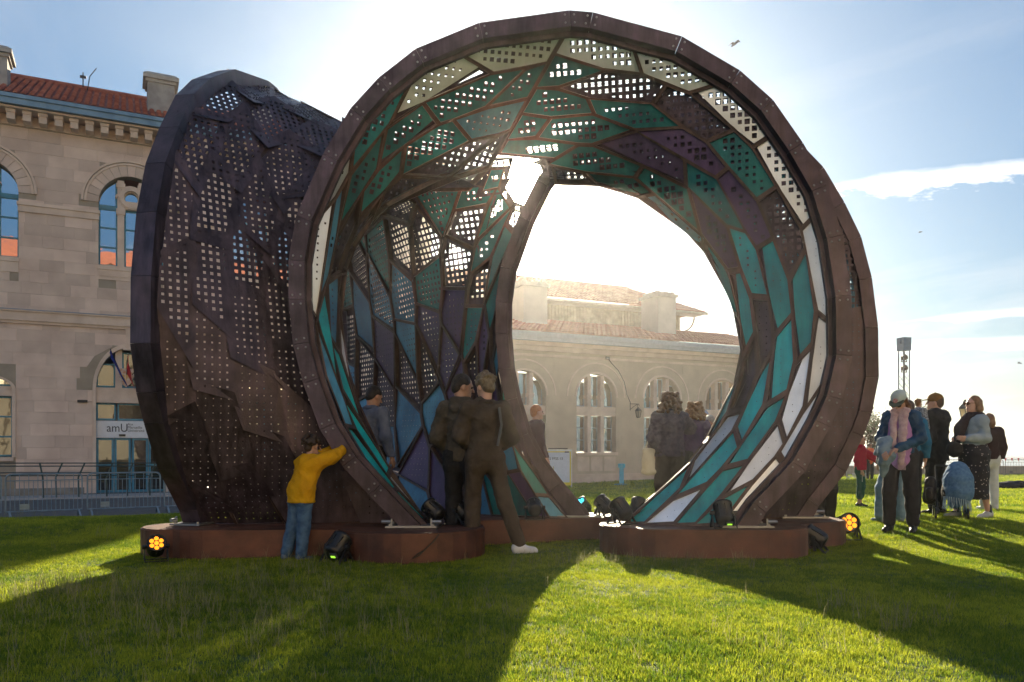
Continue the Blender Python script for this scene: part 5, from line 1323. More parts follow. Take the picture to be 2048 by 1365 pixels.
        for axn in range(3):
            o1, o2 = [(1, 2), (2, 0), (0, 1)][axn]; sl = [slice(1, n[i] - 1) for i in range(3)]; sl[axn] = slice(0, n[axn] - 1); s2 = list(sl); s2[axn] = slice(1, n[axn])
            A = ins[tuple(sl)]; B = ins[tuple(s2)]
            for flag in (True, False):
                e = np.argwhere((A != B) & (A == flag)); 
                if not len(e): continue
                e = e + np.array([0 if i == axn else 1 for i in range(3)]); d1 = np.zeros(3, int); d1[o1] = 1; d2 = np.zeros(3, int); d2[o2] = 1
                g = lambda w: idx[w[:, 0], w[:, 1], w[:, 2]]
                q = np.stack([g(e - d1 - d2), g(e - d2), g(e), g(e - d1)], 1)
                if not flag: q = q[:, ::-1]
                Q.append(q)
        Q = np.concatenate(Q); Q = Q[(Q >= 0).all(1)]
        me = bpy.data.meshes.new(name); me.vertices.add(len(V)); me.vertices.foreach_set('co', V.astype(np.float32).ravel()); me.loops.add(len(Q) * 4); me.loops.foreach_set('vertex_index', Q.astype(np.int32).ravel())
        me.polygons.add(len(Q)); me.polygons.foreach_set('loop_start', np.arange(0, len(Q) * 4, 4, dtype=np.int32)); me.polygons.foreach_set('use_smooth', np.ones(len(Q), bool)); me.update(); me.validate(); return me
def V3(*a): return np.array(a, float)
SK = lambda n, c: mat('skin_' + n, c, .5, 0, .06, 12, sss=.1)
skin_f = SK('fair', (.52, .30, .22)); skin_m = SK('warm', (.38, .21, .14)); skin_p = SK('pink', (.60, .34, .27))
def cloth(n, c, c2=None, var=.15, sc=7, rough=.85, bump=.75, tr=0.): return mat('cloth_' + n, c, rough, 0, var, sc, bump, 17, spec=.2, col2=c2, trans=tr)
def hair_m(n, c, c2): return mat('hair_' + n, c, .45, 0, .3, 30, .5, 120, col2=c2, trans=.25)
def lerp(a, b, t): return a + (b - a) * t
DEF = dict(hipL=(.09, 0, .92), hipR=(-.09, 0, .92), knL=(.10, -.02, .49), knR=(-.10, -.02, .49), anL=(.10, .02, .09), anR=(-.10, .02, .09),
           pel=(0, 0, .96), waist=(0, .0, 1.10), chest=(0, .01, 1.32), neck=(0, .015, 1.47), shL=(.175, .01, 1.41), shR=(-.175, .01, 1.41),
           elL=(.23, .03, 1.13), elR=(-.23, .03, 1.13), wrL=(.25, -.06, .89), wrR=(-.25, -.06, .89), head=(0, -.02, 1.625), handL=None, handR=None, toeL=(.12, -1, 0), toeR=(-.12, -1, 0))
def person(label, px, py, Hh, face, pose=None, skin=skin_f, top=None, topm=None, trouser=None, shoe=None, hair=None, hairm=None, vox=.0105, extra=None, gpos=None, build=1.0, hyaw=0., hpitch=0., topz=.86, curl=.38, shoe_low=True, name='person', group=None, trz=.10, trw=1., hs=1.):
    """local space: faces -Y, x to its left; face = heading in degrees (0 faces the viewer, 90 faces right of the picture)"""
    J = {k: (V3(*v) if v is not None else None) for k, v in DEF.items()}
    for k, v in (pose or {}).items(): J[k] = V3(*v)
    s = Hh / 1.75; p = gpos if gpos is not None else on_ground(px, py)
    t = thing(name, label, 'person', p, math.radians(face), group); t.scale = (s, s, s)
    W_ = build
    b = SDF()
    # torso
    b.cone(J['pel'], J['waist'], .125 * W_, .105 * W_, sq=.72, k=.05); b.cone(J['waist'], J['chest'], .105 * W_, .135 * W_, sq=.70, k=.05); b.cone(J['shL'] * .8 + J['chest'] * .2, J['shR'] * .8 + J['chest'] * .2, .065, .065, k=.06)
    b.cone(J['chest'] + V3(0, 0, .06), J['neck'], .10, .055, sq=.8, k=.05)
    for q in 'LR':
        b.chain([J['hip' + q], J['kn' + q], J['an' + q]], [.082 * W_, .055, .036], k=.03); b.cone(J['hip' + q] + V3(0, .02, .02), J['hip' + q] + V3(0, .03, -.04), .09 * W_, .085 * W_, k=.04)
        b.cone(lerp(J['kn' + q], J['an' + q], .12) + V3(0, .02, 0), lerp(J['kn' + q], J['an' + q], .5) + V3(0, .015, 0), .045, .045, k=.03)
        td = J['toe' + q] / np.linalg.norm(J['toe' + q]); b.chain([J['an' + q] - td * .02 - V3(0, 0, .04), J['an' + q] + td * .13 - V3(0, 0, .065)], [.032, .026], sq=1, k=.02)
        sh, el, wr = J['sh' + q], J['el' + q], J['wr' + q]; b.chain([sh, el, wr], [.050, .036, .025], k=.03)
        sg = 1 if q == 'L' else -1; d_ = (wr - el) / np.linalg.norm(wr - el); inw = J['hand' + q] if J['hand' + q] is not None else V3(-sg, -.1, 0)
        pn = inw - d_ * (inw @ d_); pn /= np.linalg.norm(pn) + 1e-9; sd = np.cross(d_, pn) * sg       # palm normal and the thumb side
        th_ = -sd if False else sd
        pc = wr + d_ * .045; b.cone(wr, wr + d_ * .03, .024, .026, k=.015); 
        for u in (-.024, -.008, .008, .024): b.cone(wr + d_ * .02 + sd * u * .7, wr + d_ * .082 + sd * u, .015, .0125, k=.008)
        for u, ln_ in ((-.027, .060), (-.009, .074), (.009, .079), (.027, .068)):
            c1 = curl; r0 = wr + d_ * .085 + sd * u; d1 = d_ * math.cos(c1) + pn * math.sin(c1); d2 = d_ * math.cos(c1 * 2.3) + pn * math.sin(c1 * 2.3); a1 = r0 + d1 * ln_ * .55; a2 = a1 + d2 * ln_ * .5
            b.chain([r0, a1, a2], [.0098, .0088, .0072], k=.003)
        tb = wr + d_ * .03 + sd * .026; b.chain([tb, tb + d_ * .03 + sd * .022 + pn * .012, tb + d_ * .058 + sd * .026 + pn * .026], [.013, .0105, .0085], k=.006)
    # head
    hc = J['head']; cy, sy = math.cos(math.radians(hyaw)), math.sin(math.radians(hyaw)); cp, sp_ = math.cos(math.radians(hpitch)), math.sin(math.radians(hpitch))
    Rz = np.array([[cy, -sy, 0], [sy, cy, 0], [0, 0, 1]]); Rx = np.array([[1, 0, 0], [0, cp, -sp_], [0, sp_, cp]]); R = Rz @ Rx          # columns: head axes; pitch > 0 looks down
    R = R * hs; hp = lambda x, y, z: hc + R @ V3(x, y, z)
    b.chain([J['neck'] - V3(0, 0, .03), hp(0, .03, -.06)], [.056, .052], k=.02)
    b.ell(hp(0, .012, .02), V3(.077, .097, .100), rot=R, k=.03); b.ell(hp(0, -.028, -.055), V3(.056, .062, .062), rot=R, k=.03); b.cone(hp(0, -.075, -.095), hp(0, -.070, -.085), .022, .022, k=.02)
    b.chain([hp(0, -.088, .015), hp(0, -.112, -.022)], [.010, .014], k=.010); b.cone(hp(-.018, -.085, -.058), hp(.018, -.085, -.058), .009, .009, k=.008)
    b.cone(hp(-.03, -.083, .028), hp(.03, -.083, .028), .010, .010, k=.012)
    for q in (-1, 1): b.ell(hp(q * .079, .012, -.012), V3(.012, .022, .032), rot=R, k=.008); b.hole(hp(q * .031, -.096, .010), V3(.016, .012, .011))
    body = link('body', b.mesh('body', vox), skin, t)
    e = MB()
    for q in (-1, 1): e.lathe([(.002, -.012), (.009, -.008), (.012, 0), (.009, .008), (.002, .012)], 8, Matrix.Translation(Vector(hp(q * .031, -.078, .010))))
    e_ = e.build('eyes', mat('eye', (.05, .035, .03), .15, 0, 0), body, True)
    ms = MB(); ms.tube([Vector(hp(-.022, -.096, -.057)), Vector(hp(0, -.100, -.055)), Vector(hp(.022, -.096, -.057))], [.002, .004, .002], 5); ms.build('mouth', mat('lips', (.35, .12, .10), .5, 0, 0), body)
    # trousers
    if trouser:
        g = SDF()
        g.cone(J['pel'] + V3(0, 0, .06), J['pel'] - V3(0, 0, .03), .135 * W_, .142 * W_, sq=.78, k=.05)
        for q in 'LR':
            g.cone(J['hip' + q] + V3(0, .02, .03), J['hip' + q] + V3(0, .03, -.05), .102 * W_, .100 * W_, k=.04)
            an = lerp(J['kn' + q], J['an' + q], 1 - trz / .4 * .25); g.chain([J['hip' + q], J['kn' + q], an], [.102 * W_, .078 * trw, .068 * trw], k=.03); g.cone(lerp(J['kn' + q], J['an' + q], .1) + V3(0, .02, 0), lerp(J['kn' + q], J['an' + q], .55) + V3(0, .015, 0), .066, .064, k=.03)
        link('trousers', g.mesh('trousers', vox * 1.1, .009, 12, 3), trouser, t)
    # shoes
    if shoe:
        for q in 'LR':
            a = J['an' + q]; sg = SDF(); fz_ = a[2] - .055; td = J['toe' + q] / np.linalg.norm(J['toe' + q]); u_ = lambda y_, z_: a + td * y_ + V3(0, 0, z_)
            sg.chain([u_(-.045, -.045), u_(.04, -.05), u_(.15, -.060)], [.038, .040, .030], k=.02); sg.cone(u_(-.03, -.01), u_(.02, -.03), .042, .042, k=.03); sg.cone(u_(-.04, -.075), u_(.16, -.075), .030, .032, k=.01)
            sg.cut(2, a[2] - .092, 1)
            link('shoe', sg.mesh('shoe', vox * .9), shoe, t)
    # top with sleeves
    if top:
        th = top.get('thick', .02); g = SDF(); lo_ = J['pel'] * (1 - top.get('hem', .0)) + V3(0, 0, 0)
        hem = J['pel'] + V3(0, 0, -top.get('len', .06))
        g.chain([hem, J['pel'] + V3(0, 0, .05), J['waist'], J['chest']], [(.130 + th) * W_ * top.get('flare', 1), (.125 + th) * W_ * (1 + (top.get('flare', 1) - 1) * .8), (.112 + th) * W_, (.138 + th) * W_], sq=top.get('sq', .78), k=.05)
        g.cone(J['shL'] * .86 + J['chest'] * .14 + V3(0, 0, .005), J['shR'] * .86 + J['chest'] * .14 + V3(0, 0, .005), .062 + th, .062 + th, k=.07); g.cone(J['chest'] + V3(0, .01, .05), J['neck'] - V3(0, 0, .02), .105 + th * .6, .062 + th * .5, sq=.85, k=.05)
        for q in 'LR':
            if top.get('sleeve', 1): g.chain([J['sh' + q], J['el' + q], lerp(J['el' + q], J['wr' + q], .97)], [.054 + th, .046 + th, .036 + th * .8], k=.035)
        g.cut(2, hem[2] - .02, 1) if not top.get('nocut') else None
        tm = link('jacket', g.mesh('jacket', vox * 1.1, top.get('fold', .007), top.get('fs', 12), 5), topm, t)
        if top.get('hood'):
            hd = SDF(); nb_ = J['neck']; hd.cone(nb_ + V3(-.07, .06, .0), nb_ + V3(.07, .06, .0), .055, .055, k=.03); hd.cone(nb_ + V3(-.05, .10, -.06), nb_ + V3(.05, .10, -.06), .055, .055, k=.03); hd.cone(nb_ + V3(-.075, -.0, .015), nb_ + V3(-.05, .08, .0), .035, .045, k=.03); hd.cone(nb_ + V3(.075, -.0, .015), nb_ + V3(.05, .08, .0), .035, .045, k=.03)
            link('hood', hd.mesh('hood', vox, .004, 16, 2), top.get('hoodm', topm), tm)
        if top.get('collar'):
            hd = SDF(); nb_ = J['neck']
            for a in range(8):
                an = a / 8 * 6.283; a2 = (a + 1) / 8 * 6.283; hd.cone(nb_ + V3(.068 * math.cos(an), .01 + .062 * math.sin(an), .0), nb_ + V3(.068 * math.cos(a2), .01 + .062 * math.sin(a2), .0), .024, .024, k=.01)
            link('collar', hd.mesh('collar', vox, .002, 16, 2), topm, tm)
    # hair
    if hair:
        g = SDF(); r_ = random.Random(len(label))
        if hair in ('short', 'curly', 'bob', 'long', 'bigcurl', 'kidcurl'):
            g.ell(hp(0, .026, .040), V3(.085, .098, .092), rot=R, k=.02); g.ell(hp(0, .065, -.015), V3(.070, .058, .070), rot=R, k=.02); g.hole(hp(0, -.125, -.03), V3(.085, .075, .095)) 
        if hair == 'bob':
            for q in (-1, 1): g.chain([hp(q * .072, .01, .02), hp(q * .080, .03, -.07), hp(q * .06, .06, -.135)], [.030, .034, .022], k=.02)
            g.chain([hp(0, .09, .03), hp(0, .10, -.06), hp(0, .09, -.14)], [.055, .058, .040], k=.02)
        if hair == 'long':
            for q in (-1, 1): g.chain([hp(q * .070, .0, .02), hp(q * .082, .02, -.08), hp(q * .085, .03, -.20)], [.028, .030, .020], k=.02)
            g.chain([hp(0, .085, .03), hp(0, .10, -.08), hp(0, .10, -.22)], [.055, .06, .04], k=.02)
        n_ = {'curly': 34, 'bigcurl': 150, 'kidcurl': 46, 'short': 0, 'bob': 0, 'long': 0}.get(hair, 0)
        for _ in range(n_):
            a, z_ = r_.uniform(0, 6.283), r_.uniform(-.2, 1) if hair != 'bigcurl' else r_.uniform(-2.0, 1.0)
            if hair == 'bigcurl':
                w_ = .095 + .055 * max(0, -z_ * .5 + .2); c_ = hp(w_ * math.cos(a), .045 + w_ * .8 * math.sin(a), .05 + .09 * z_); 
                if (np.linalg.inv(R) @ (c_ - hc))[1] < -.045 and z_ < .7: continue
                g.cone(c_, c_ + V3(r_.gauss(0, .02), r_.gauss(0, .02), r_.gauss(-.01, .02)), .030, .018, k=.010)
            else:
                rr_ = (1 - max(0, z_) ** 2) ** .5; c_ = hp(.084 * rr_ * math.cos(a), .03 + .095 * rr_ * math.sin(a), .045 + .088 * z_)
                if (np.linalg.inv(R) @ (c_ - hc))[1] < -.06 and z_ < .45: continue
                g.cone(c_, c_ + V3(r_.gauss(0, .01), r_.gauss(0, .01), r_.gauss(0, .01)), .024 if hair == 'curly' else .034, .016, k=.008)
        link('hair', g.mesh('hair', vox * .8, .0035 if hair != 'short' else .002, 40, 4), hairm, t)
    if extra: extra(t, J, hp, R)
    return t
def cap(t, hp, R, m, brim_m, yaw=0., vox=.008):
    g = SDF(); g.ell(hp(0, .012, .055), V3(.092, .108, .088), rot=R, k=.01); g.cone(hp(0, .01, .135), hp(0, .01, .142), .012, .012, k=.01)
    g.hole(hp(0, .0, -.045), V3(.12, .14, .075)); c_ = link('cap', g.mesh('cap', vox), m, t)
    b = MB(); P_ = []; n = 9
    for i in range(n + 1):
        a = math.pi * i / n; P_.append(hp(.088 * math.cos(a), -.070 - .095 * math.sin(a) ** .8, .040 - .012 * math.sin(a) + .006)); 
    for i in range(n + 1): a = math.pi * (n - i) / n; P_.append(hp(.080 * math.cos(a), -.045 - .035 * math.sin(a), .052))
    k = len(P_); up = R @ V3(0, 0, .006); b.add([tuple(q) for q in P_] + [tuple(q + up) for q in P_], [tuple(range(k - 1, -1, -1)), tuple(range(k, 2 * k))] + [(i, (i + 1) % k, (i + 1) % k + k, i + k) for i in range(k)]); b.build('brim', brim_m, c_); return c_
def glasses(t, hp, m=None):
    b = MB(); m = m or mat('sunglasses', (.02, .012, .01), .12, 0, 0)
    for q in (-1, 1):
        b.lathe([(.024, -.004), (.024, .004)], 12, Matrix.Translation(Vector(hp(q * .032, -.103, .010))) @ Matrix.Rotation(math.pi / 2, 4, 'X')); b.tube([Vector(hp(q * .055, -.098, .016)), Vector(hp(q * .080, -.02, .016)), Vector(hp(q * .082, .02, .0))], .003, 5)
    b.tube([Vector(hp(-.01, -.104, .014)), Vector(hp(.01, -.104, .014))], .003, 5); b.build('sunglasses', m, t)
white_shoe = cloth('white_trainer', (.62, .62, .64), bump=.05); grey_shoe = cloth('grey_trainer', (.42, .44, .47), bump=.1); dark_shoe = cloth('black_shoe', (.015, .015, .017), rough=.5)
blackc = cloth('black', (.012, .012, .013), (.022, .021, .022)); darkbrown = cloth('dark_olive', (.055, .045, .033), (.09, .072, .055)); denim = cloth('denim', (.035, .075, .15), (.07, .13, .22), sc=14)
# child in yellow, back to the viewer, leaning on the hoop
def kid_extra(t, J, hp, R): pass
person('child in yellow hooded jacket and jeans leaning against the front hoop', 603, 1122, 1.22, 142, dict(pel=(0, 0, .90), hipL=(.085, 0, .87), hipR=(-.085, 0, .87), waist=(0, -.04, 1.04), chest=(0, -.10, 1.23), neck=(0, -.14, 1.36), shL=(.15, -.13, 1.31), shR=(-.15, -.13, 1.31), head=(0, -.19, 1.53), knL=(.10, .06, .47), anL=(.13, .15, .09), knR=(-.09, .03, .47), anR=(-.10, .08, .09), elL=(.19, -.36, 1.38), wrL=(.15, -.60, 1.46), elR=(-.19, -.34, 1.38), wrR=(-.14, -.58, 1.48)),
       skin_m, dict(thick=.048, len=.10, hood=True, fold=.017, flare=1.1), cloth('yellow', (.62, .30, .005), (.80, .42, .01), sc=4, tr=.25), denim, cloth('grey_blue_trainer', (.10, .13, .17)), 'kidcurl', hair_m('dark_brown', (.03, .017, .010), (.07, .04, .022)), vox=.012, build=1.1, hpitch=5, hs=1.22, trw=1.15)
# man in the grey-blue jumper half hidden behind the left hoop
person('man in blue grey jumper looking down, half hidden behind the left hoop', 742, 1075, 1.70, 150, dict(head=(0, -.05, 1.61), elL=(.24, -.06, 1.12), wrL=(.16, -.25, 1.08)), skin_m, dict(thick=.022, len=.05, fold=.008, collar=True), cloth('blue_grey_knit', (.08, .10, .16), (.13, .15, .22)), blackc, dark_shoe, 'short', hair_m('black', (.012, .010, .009), (.03, .022, .018)), vox=.012, hyaw=-15, hpitch=22, gpos=Vector((-1.62, 9.25, .09)))
# two men standing close together
def strap_(t, J, hp, R):
    b = MB(); b.tube([Vector((-.12, .13, 1.42)), Vector((-.14, .15, 1.25)), Vector((-.10, .17, 1.05))], .014, 5); b.build('strap', mat('strap_grey', (.10, .10, .10), .7), t)
person('tall man in dark hooded jacket standing on the left of the pair', 922, 1085, 1.80, 168, dict(elR=(-.25, .06, 1.13), wrR=(-.20, -.10, .93), elL=(.25, .05, 1.13), wrL=(.17, -.12, .95)), skin_m, dict(thick=.030, len=.05, hood=True, fold=.018), darkbrown, blackc, dark_shoe, 'short', hair_m('near_black', (.016, .011, .009), (.04, .026, .02)), vox=.011, hyaw=-62, hpitch=12, gpos=Vector((-.50, 8.12, .005)))
def phone_(t, J, hp, R): pass
person('man with curly grey-brown hair, dark jacket and white shoes right of the pair', 1015, 1108, 1.79, 190, dict(pel=(0, 0, .96), knL=(.12, -.02, .50), anL=(.13, .06, .09), knR=(-.20, -.03, .50), anR=(-.34, .02, .09), toeR=(-1, -.15, 0), elL=(.25, .02, 1.14), wrL=(.12, -.14, 1.02), elR=(-.26, -.0, 1.14), wrR=(-.14, -.16, 1.02)), skin_f, dict(thick=.028, len=.04, fold=.017, collar=True), cloth('dark_brown_jacket', (.05, .038, .028), (.085, .065, .048)), cloth('dark_brown_trousers', (.05, .036, .024), (.075, .055, .04)), white_shoe, 'curly', hair_m('grey_brown', (.12, .085, .05), (.26, .20, .13)), vox=.011, hyaw=28, hpitch=10, extra=strap_, gpos=Vector((-.27, 7.95, .005)))
# ginger person behind the far hoop leg
person('red-haired person in dark collar peeking out past the thin far hoop leg', 1068, 1000, 1.62, 112, {}, skin_p, dict(thick=.025, collar=True), cloth('plum_scarf', (.06, .025, .04)), blackc, dark_shoe, 'short', hair_m('ginger', (.35, .10, .03), (.55, .20, .07)), vox=.012, gpos=Vector((.37, 12.2, tz(.37, 12.2) - .0)))
# woman with big curly hair and tote bag, back to the viewer
def tote_(t, J, hp, R):
    b = SDF(); b.ell((.33, .06, .80), (.10, .050, .19), k=.02); b.cone((.25, .06, .66), (.40, .06, .66), .035, .035, k=.03); b.cone((.26, .06, .95), (.39, .06, .95), .022, .022, k=.03)
    g = MB(); g.tube([(.27, .05, .98), (.22, .09, 1.25), (.185, .0, 1.475), (.20, -.07, 1.3)], .010, 5); g.tube([(.38, .05, .98), (.27, .10, 1.25), (.20, .0, 1.48)], .010, 5); g.build('bag_strap', cloth('cream_canvas', (.50, .45, .36), (.62, .57, .48), tr=.35), t)
    b2 = thing('tote_bag', 'pale canvas tote bag hanging from the shoulder of the curly-haired woman', 'bag', t.location, t.rotation_euler.z); b2.scale = t.scale
    link('bag_body', b.mesh('bag_body', .012, .006, 14, 3), cloth('cream_canvas', (.50, .45, .36)), b2)
person('woman with big curly hair and mottled dark jacket, seen from behind', 1338, 1012, 1.66, 187, dict(shL=(.185, .01, 1.39), elR=(-.33, -.10, 1.28), wrR=(-.27, -.28, 1.43), elL=(.25, .06, 1.12), wrL=(.22, -.08, .95)), skin_f, dict(thick=.05, len=.07, fold=.022, fs=16, collar=True, flare=1.05), cloth('mottled_plum', (.035, .025, .045), (.09, .065, .085), sc=16), cloth('dark_brown_cord', (.028, .018, .012), (.045, .03, .02)), dark_shoe, 'bigcurl', hair_m('brown_curl', (.045, .018, .008), (.22, .10, .035)), vox=.012, build=1.15, extra=tote_, trw=1.45, trz=.05, gpos=Vector((2.12, 10.75, tz(2.1, 10.75) + .02)))
def phone2(t, J, hp, R):
    o = thing('mobile_phone', 'bright phone held up by the woman with the light-edged hair', 'phone', t.location, t.rotation_euler.z); o.scale = t.scale
    w_ = J['wrR']; b = MB(); T = Matrix.Translation((w_[0] - .01, w_[1] - .03, w_[2] + .13)) @ Matrix.Rotation(.4, 4, 'X') @ Matrix.Rotation(.5, 4, 'Y'); b.box((-.075, -.005, -.038), (.075, .005, .038), T); b.build('casing', mat('silver_phone', (.7, .7, .75), .2, .6, 0), o)
person('woman with light-edged hair raising her phone beside the curly-haired woman', 1392, 1010, 1.60, 190, dict(elR=(-.30, -.12, 1.25), wrR=(-.25, -.20, 1.47), handR=(0, -1, .2), elL=(.24, -.05, 1.13), wrL=(.16, -.2, 1.2)), skin_f, dict(thick=.03, len=.06, fold=.018), cloth('violet_jacket', (.05, .03, .08), (.09, .05, .13)), blackc, dark_shoe, 'bigcurl', hair_m('blond_brown', (.10, .05, .018), (.38, .20, .07)), vox=.012, extra=phone2, gpos=Vector((2.62, 11.5, tz(2.6, 11.5))))
person('grey-haired man in dark glasses looking at his hands by the right foot', 1421, 1000, 1.60, 335, dict(head=(0, -.06, 1.60), elL=(.22, -.06, 1.13), wrL=(.05, -.26, 1.22), elR=(-.22, -.06, 1.13), wrR=(-.05, -.26, 1.22), handL=(-1, 0, .4), handR=(1, 0, .4)), skin_f, dict(thick=.025, collar=True), blackc, blackc, dark_shoe, 'short', hair_m('grey', (.30, .28, .26), (.55, .52, .48)), vox=.012, hpitch=32, hyaw=-10, extra=lambda t, J, hp, R: glasses(t, hp), gpos=Vector((3.05, 12.3, tz(3.05, 12.3) - .12)))
person('person with glowing fair hair mostly hidden behind the right foot', 1452, 1000, 1.66, 200, {}, skin_f, dict(thick=.03), darkbrown, blackc, dark_shoe, 'bigcurl', hair_m('fair', (.30, .16, .06), (.6, .38, .16)), vox=.014, gpos=Vector((3.32, 11.9, tz(3.3, 11.9))))
# figure behind the right edge with green bag, and child in red
def greenbag(t, J, hp, R):
    o = thing('green_bag', 'green shoulder bag of the person in the white jacket', 'bag', t.location, t.rotation_euler.z); o.scale = t.scale
    g = SDF(); g.ell((-.02, -.20, .86), (.19, .06, .11), k=.02); g.cone((-.17, -.2, .94), (.15, -.2, .94), .03, .03, k=.03); link('bag_body', g.mesh('bag_body', .012, .006, 14, 3), cloth('green_leather', (.01, .14, .06), (.02, .2, .09), rough=.45), o)
    g = MB(); g.tube([(-.17, -.2, .95), (-.2, -.1, 1.25), (-.1, .0, 1.5)], .01, 5); g.build('strap', blackc, o)
person('person in white jacket and black trousers behind the right edge of the pavilion', 1687, 1062, 1.72, 20, dict(anL=(.12, .05, .09), anR=(-.13, -.06, .09), elL=(.24, -.02, 1.14), wrL=(.20, -.2, 1.02)), skin_f, dict(thick=.04, len=.02, fold=.01), cloth('off_white', (.50, .49, .44), (.62, .60, .55), tr=.2), blackc, dark_shoe, 'short', hair_m('brown', (.06, .035, .02), (.12, .07, .04)), vox=.012, extra=greenbag, gpos=Vector((3.80, 9.75, tz(4, 9.75))))
def stripes(t, J, hp, R):
    b = MB()
    for q in (0, 1, 2): b.box((-.175, -.07 + q * .035, .62), (-.168, -.055 + q * .035, .80))
    b.build('side_stripes', cloth('white_stripe', (.6, .6, .6)), t)
person('child in red jacket and dark green striped shorts beside the white jacket', 1712, 1045, 1.18, 60, dict(elL=(.22, -.22, 1.22), wrL=(.20, -.46, 1.05), knL=(.09, -.03, .50)), skin_f, dict(thick=.045, len=.04, fold=.018), cloth('crimson', (.38, .008, .03), (.50, .015, .05), tr=.15), cloth('dark_green_shorts', (.012, .07, .05), (.02, .1, .07)), dark_shoe, 'short', hair_m('brown', (.06, .035, .02), (.12, .07, .04)), vox=.013, trz=.62, extra=stripes, gpos=Vector((5.66, 13.0, tz(5.5, 13.0))))
# steward in the orange vest
person('person in bright orange vest and black clothes standing far off by the trees', 1740, 958, 1.74, 10, dict(elL=(.24, .02, 1.14), wrL=(.18, -.12, 1.0), elR=(-.24, .02, 1.14), wrR=(-.18, -.12, 1.0)), skin_m, dict(thick=.02, fold=.005), blackc, blackc, grey_shoe, 'short', hair_m('black', (.012, .010, .009), (.03, .022, .018)), vox=.02, gpos=Vector((at(1740, 950, 36.5).x, 36.5, tz(at(1740, 950, 36.5).x, 36.5))),
       extra=lambda t, J, hp, R: link('vest', SDF().chain([V3(0, 0, .90), V3(0, 0, 1.1), V3(0, .01, 1.34)], [.155, .155, .175], sq=.85, k=.05).cone((.13, .01, 1.41), (-.13, .01, 1.41), .085, .085, k=.06).mesh('vest', .02), mat('hi_vis_orange', (.85, .12, .01), .6, 0, .05, emit=None), t))
# woman with the pale cap, pink scarf and blue quilted jacket
def quilt(t, J, hp, R):
    c_ = cap(t, hp, R, cloth('pale_green_cap', (.42, .50, .50), (.50, .58, .58)), cloth('olive_brim', (.10, .12, .09)))
    b = MB(); T = Matrix.Translation(Vector(hp(.0, -.094, .075))) @ Matrix.Rotation(math.pi / 2, 4, 'X'); b.lathe([(.028, -.004), (.028, .008)], 12, T); b.build('cap_patch', mat('red_patch', (.45, .06, .06), .6, 0, .2, 60, col2=(.5, .45, .45)), c_)
    glasses(t, hp)
    s_ = SDF(); n_ = J['neck']
    for a in range(8):
        an = a / 8 * 6.283; a2 = (a + 1) / 8 * 6.283; s_.cone(n_ + V3(.075 * math.cos(an), -.01 + .075 * math.sin(an), .01), n_ + V3(.075 * math.cos(a2), -.01 + .075 * math.sin(a2), .01), .042, .042, k=.02)
    s_.chain([n_ + V3(.06, -.10, 0), V3(.06, -.20, 1.20), V3(.055, -.215, 1.0), V3(.05, -.225, .86)], [.052, .050, .046, .040], sq=.5, k=.01); s_.chain([n_ + V3(-.05, -.10, 0), V3(-.045, -.20, 1.18), V3(-.04, -.215, 1.04)], [.044, .042, .038], sq=.5, k=.01)
    link('scarf', s_.mesh('scarf', .0095, .012, 34, 6), cloth('dusty_pink', (.46, .30, .34), (.62, .46, .48), sc=22), t)
    fr_ = MB()
    for q in range(9): x = .015 + q * .010; fr_.tube([(x, -.225, .85), (x + .004, -.235, .76)], .004, 4)
    fr_.build('scarf_fringe', cloth('dusty_pink', (.42, .26, .30)), t)
    l_ = SDF(); l_.chain([V3(0, -.02, .90), V3(0, -.04, 1.1), V3(0, -.04, 1.32)], [.150, .142, .13], sq=.85, k=.04); link('jumper', l_.mesh('jumper', .012, .007, 12, 8), cloth('lilac', (.40, .20, .46), (.50, .27, .56)), t)
    o = thing('denim_jacket', 'light blue denim jacket bundled over the arm of the woman in the pale cap', 'jacket', t.location, t.rotation_euler.z); o.scale = t.scale
    g = SDF(); g.chain([V3(-.10, -.20, 1.12), V3(-.13, -.26, 1.00), V3(-.12, -.28, .88), V3(-.15, -.24, .70)], [.06, .075, .07, .04], k=.03); g.chain([V3(-.17, -.22, 1.10), V3(-.23, -.20, .96)], [.055, .035], k=.03); g.ell((-.06, -.28, .93), (.07, .05, .06), k=.03)
    link('folded_cloth', g.mesh('folded_cloth', .011, .012, 20, 6), cloth('light_denim', (.16, .24, .33), (.26, .35, .44), sc=12), o)
bluepuff = cloth('blue_quilted', (.010, .045, .11), (.02, .08, .17), rough=.5)
person('woman in pale green cap, pink scarf and blue quilted jacket looking down', 1802, 1064, 1.70, -38, dict(pel=(0, 0, .95), head=(0, -.09, 1.59), neck=(0, -.02, 1.46), shL=(.152, .01, 1.40), shR=(-.152, .01, 1.40), elL=(.225, -.02, 1.14), wrL=(.02, -.25, 1.02), elR=(-.21, -.04, 1.14), wrR=(-.13, -.28, .99), handL=(-.3, -.3, -1), handR=(.5, -.2, -1), anL=(.13, .03, .09), anR=(-.13, -.02, .09), knL=(.12, -.02, .49), knR=(-.12, -.04, .49)), skin_f, dict(thick=.024, len=-.02, fold=.012, fs=26, collar=True, flare=1.08), bluepuff, cloth('charcoal', (.022, .02, .024), (.035, .032, .038)), dark_shoe, 'long', hair_m('auburn', (.09, .035, .015), (.26, .12, .05)), vox=.0095, hpitch=38, hyaw=-8, extra=quilt, trw=1.08, trz=.14)
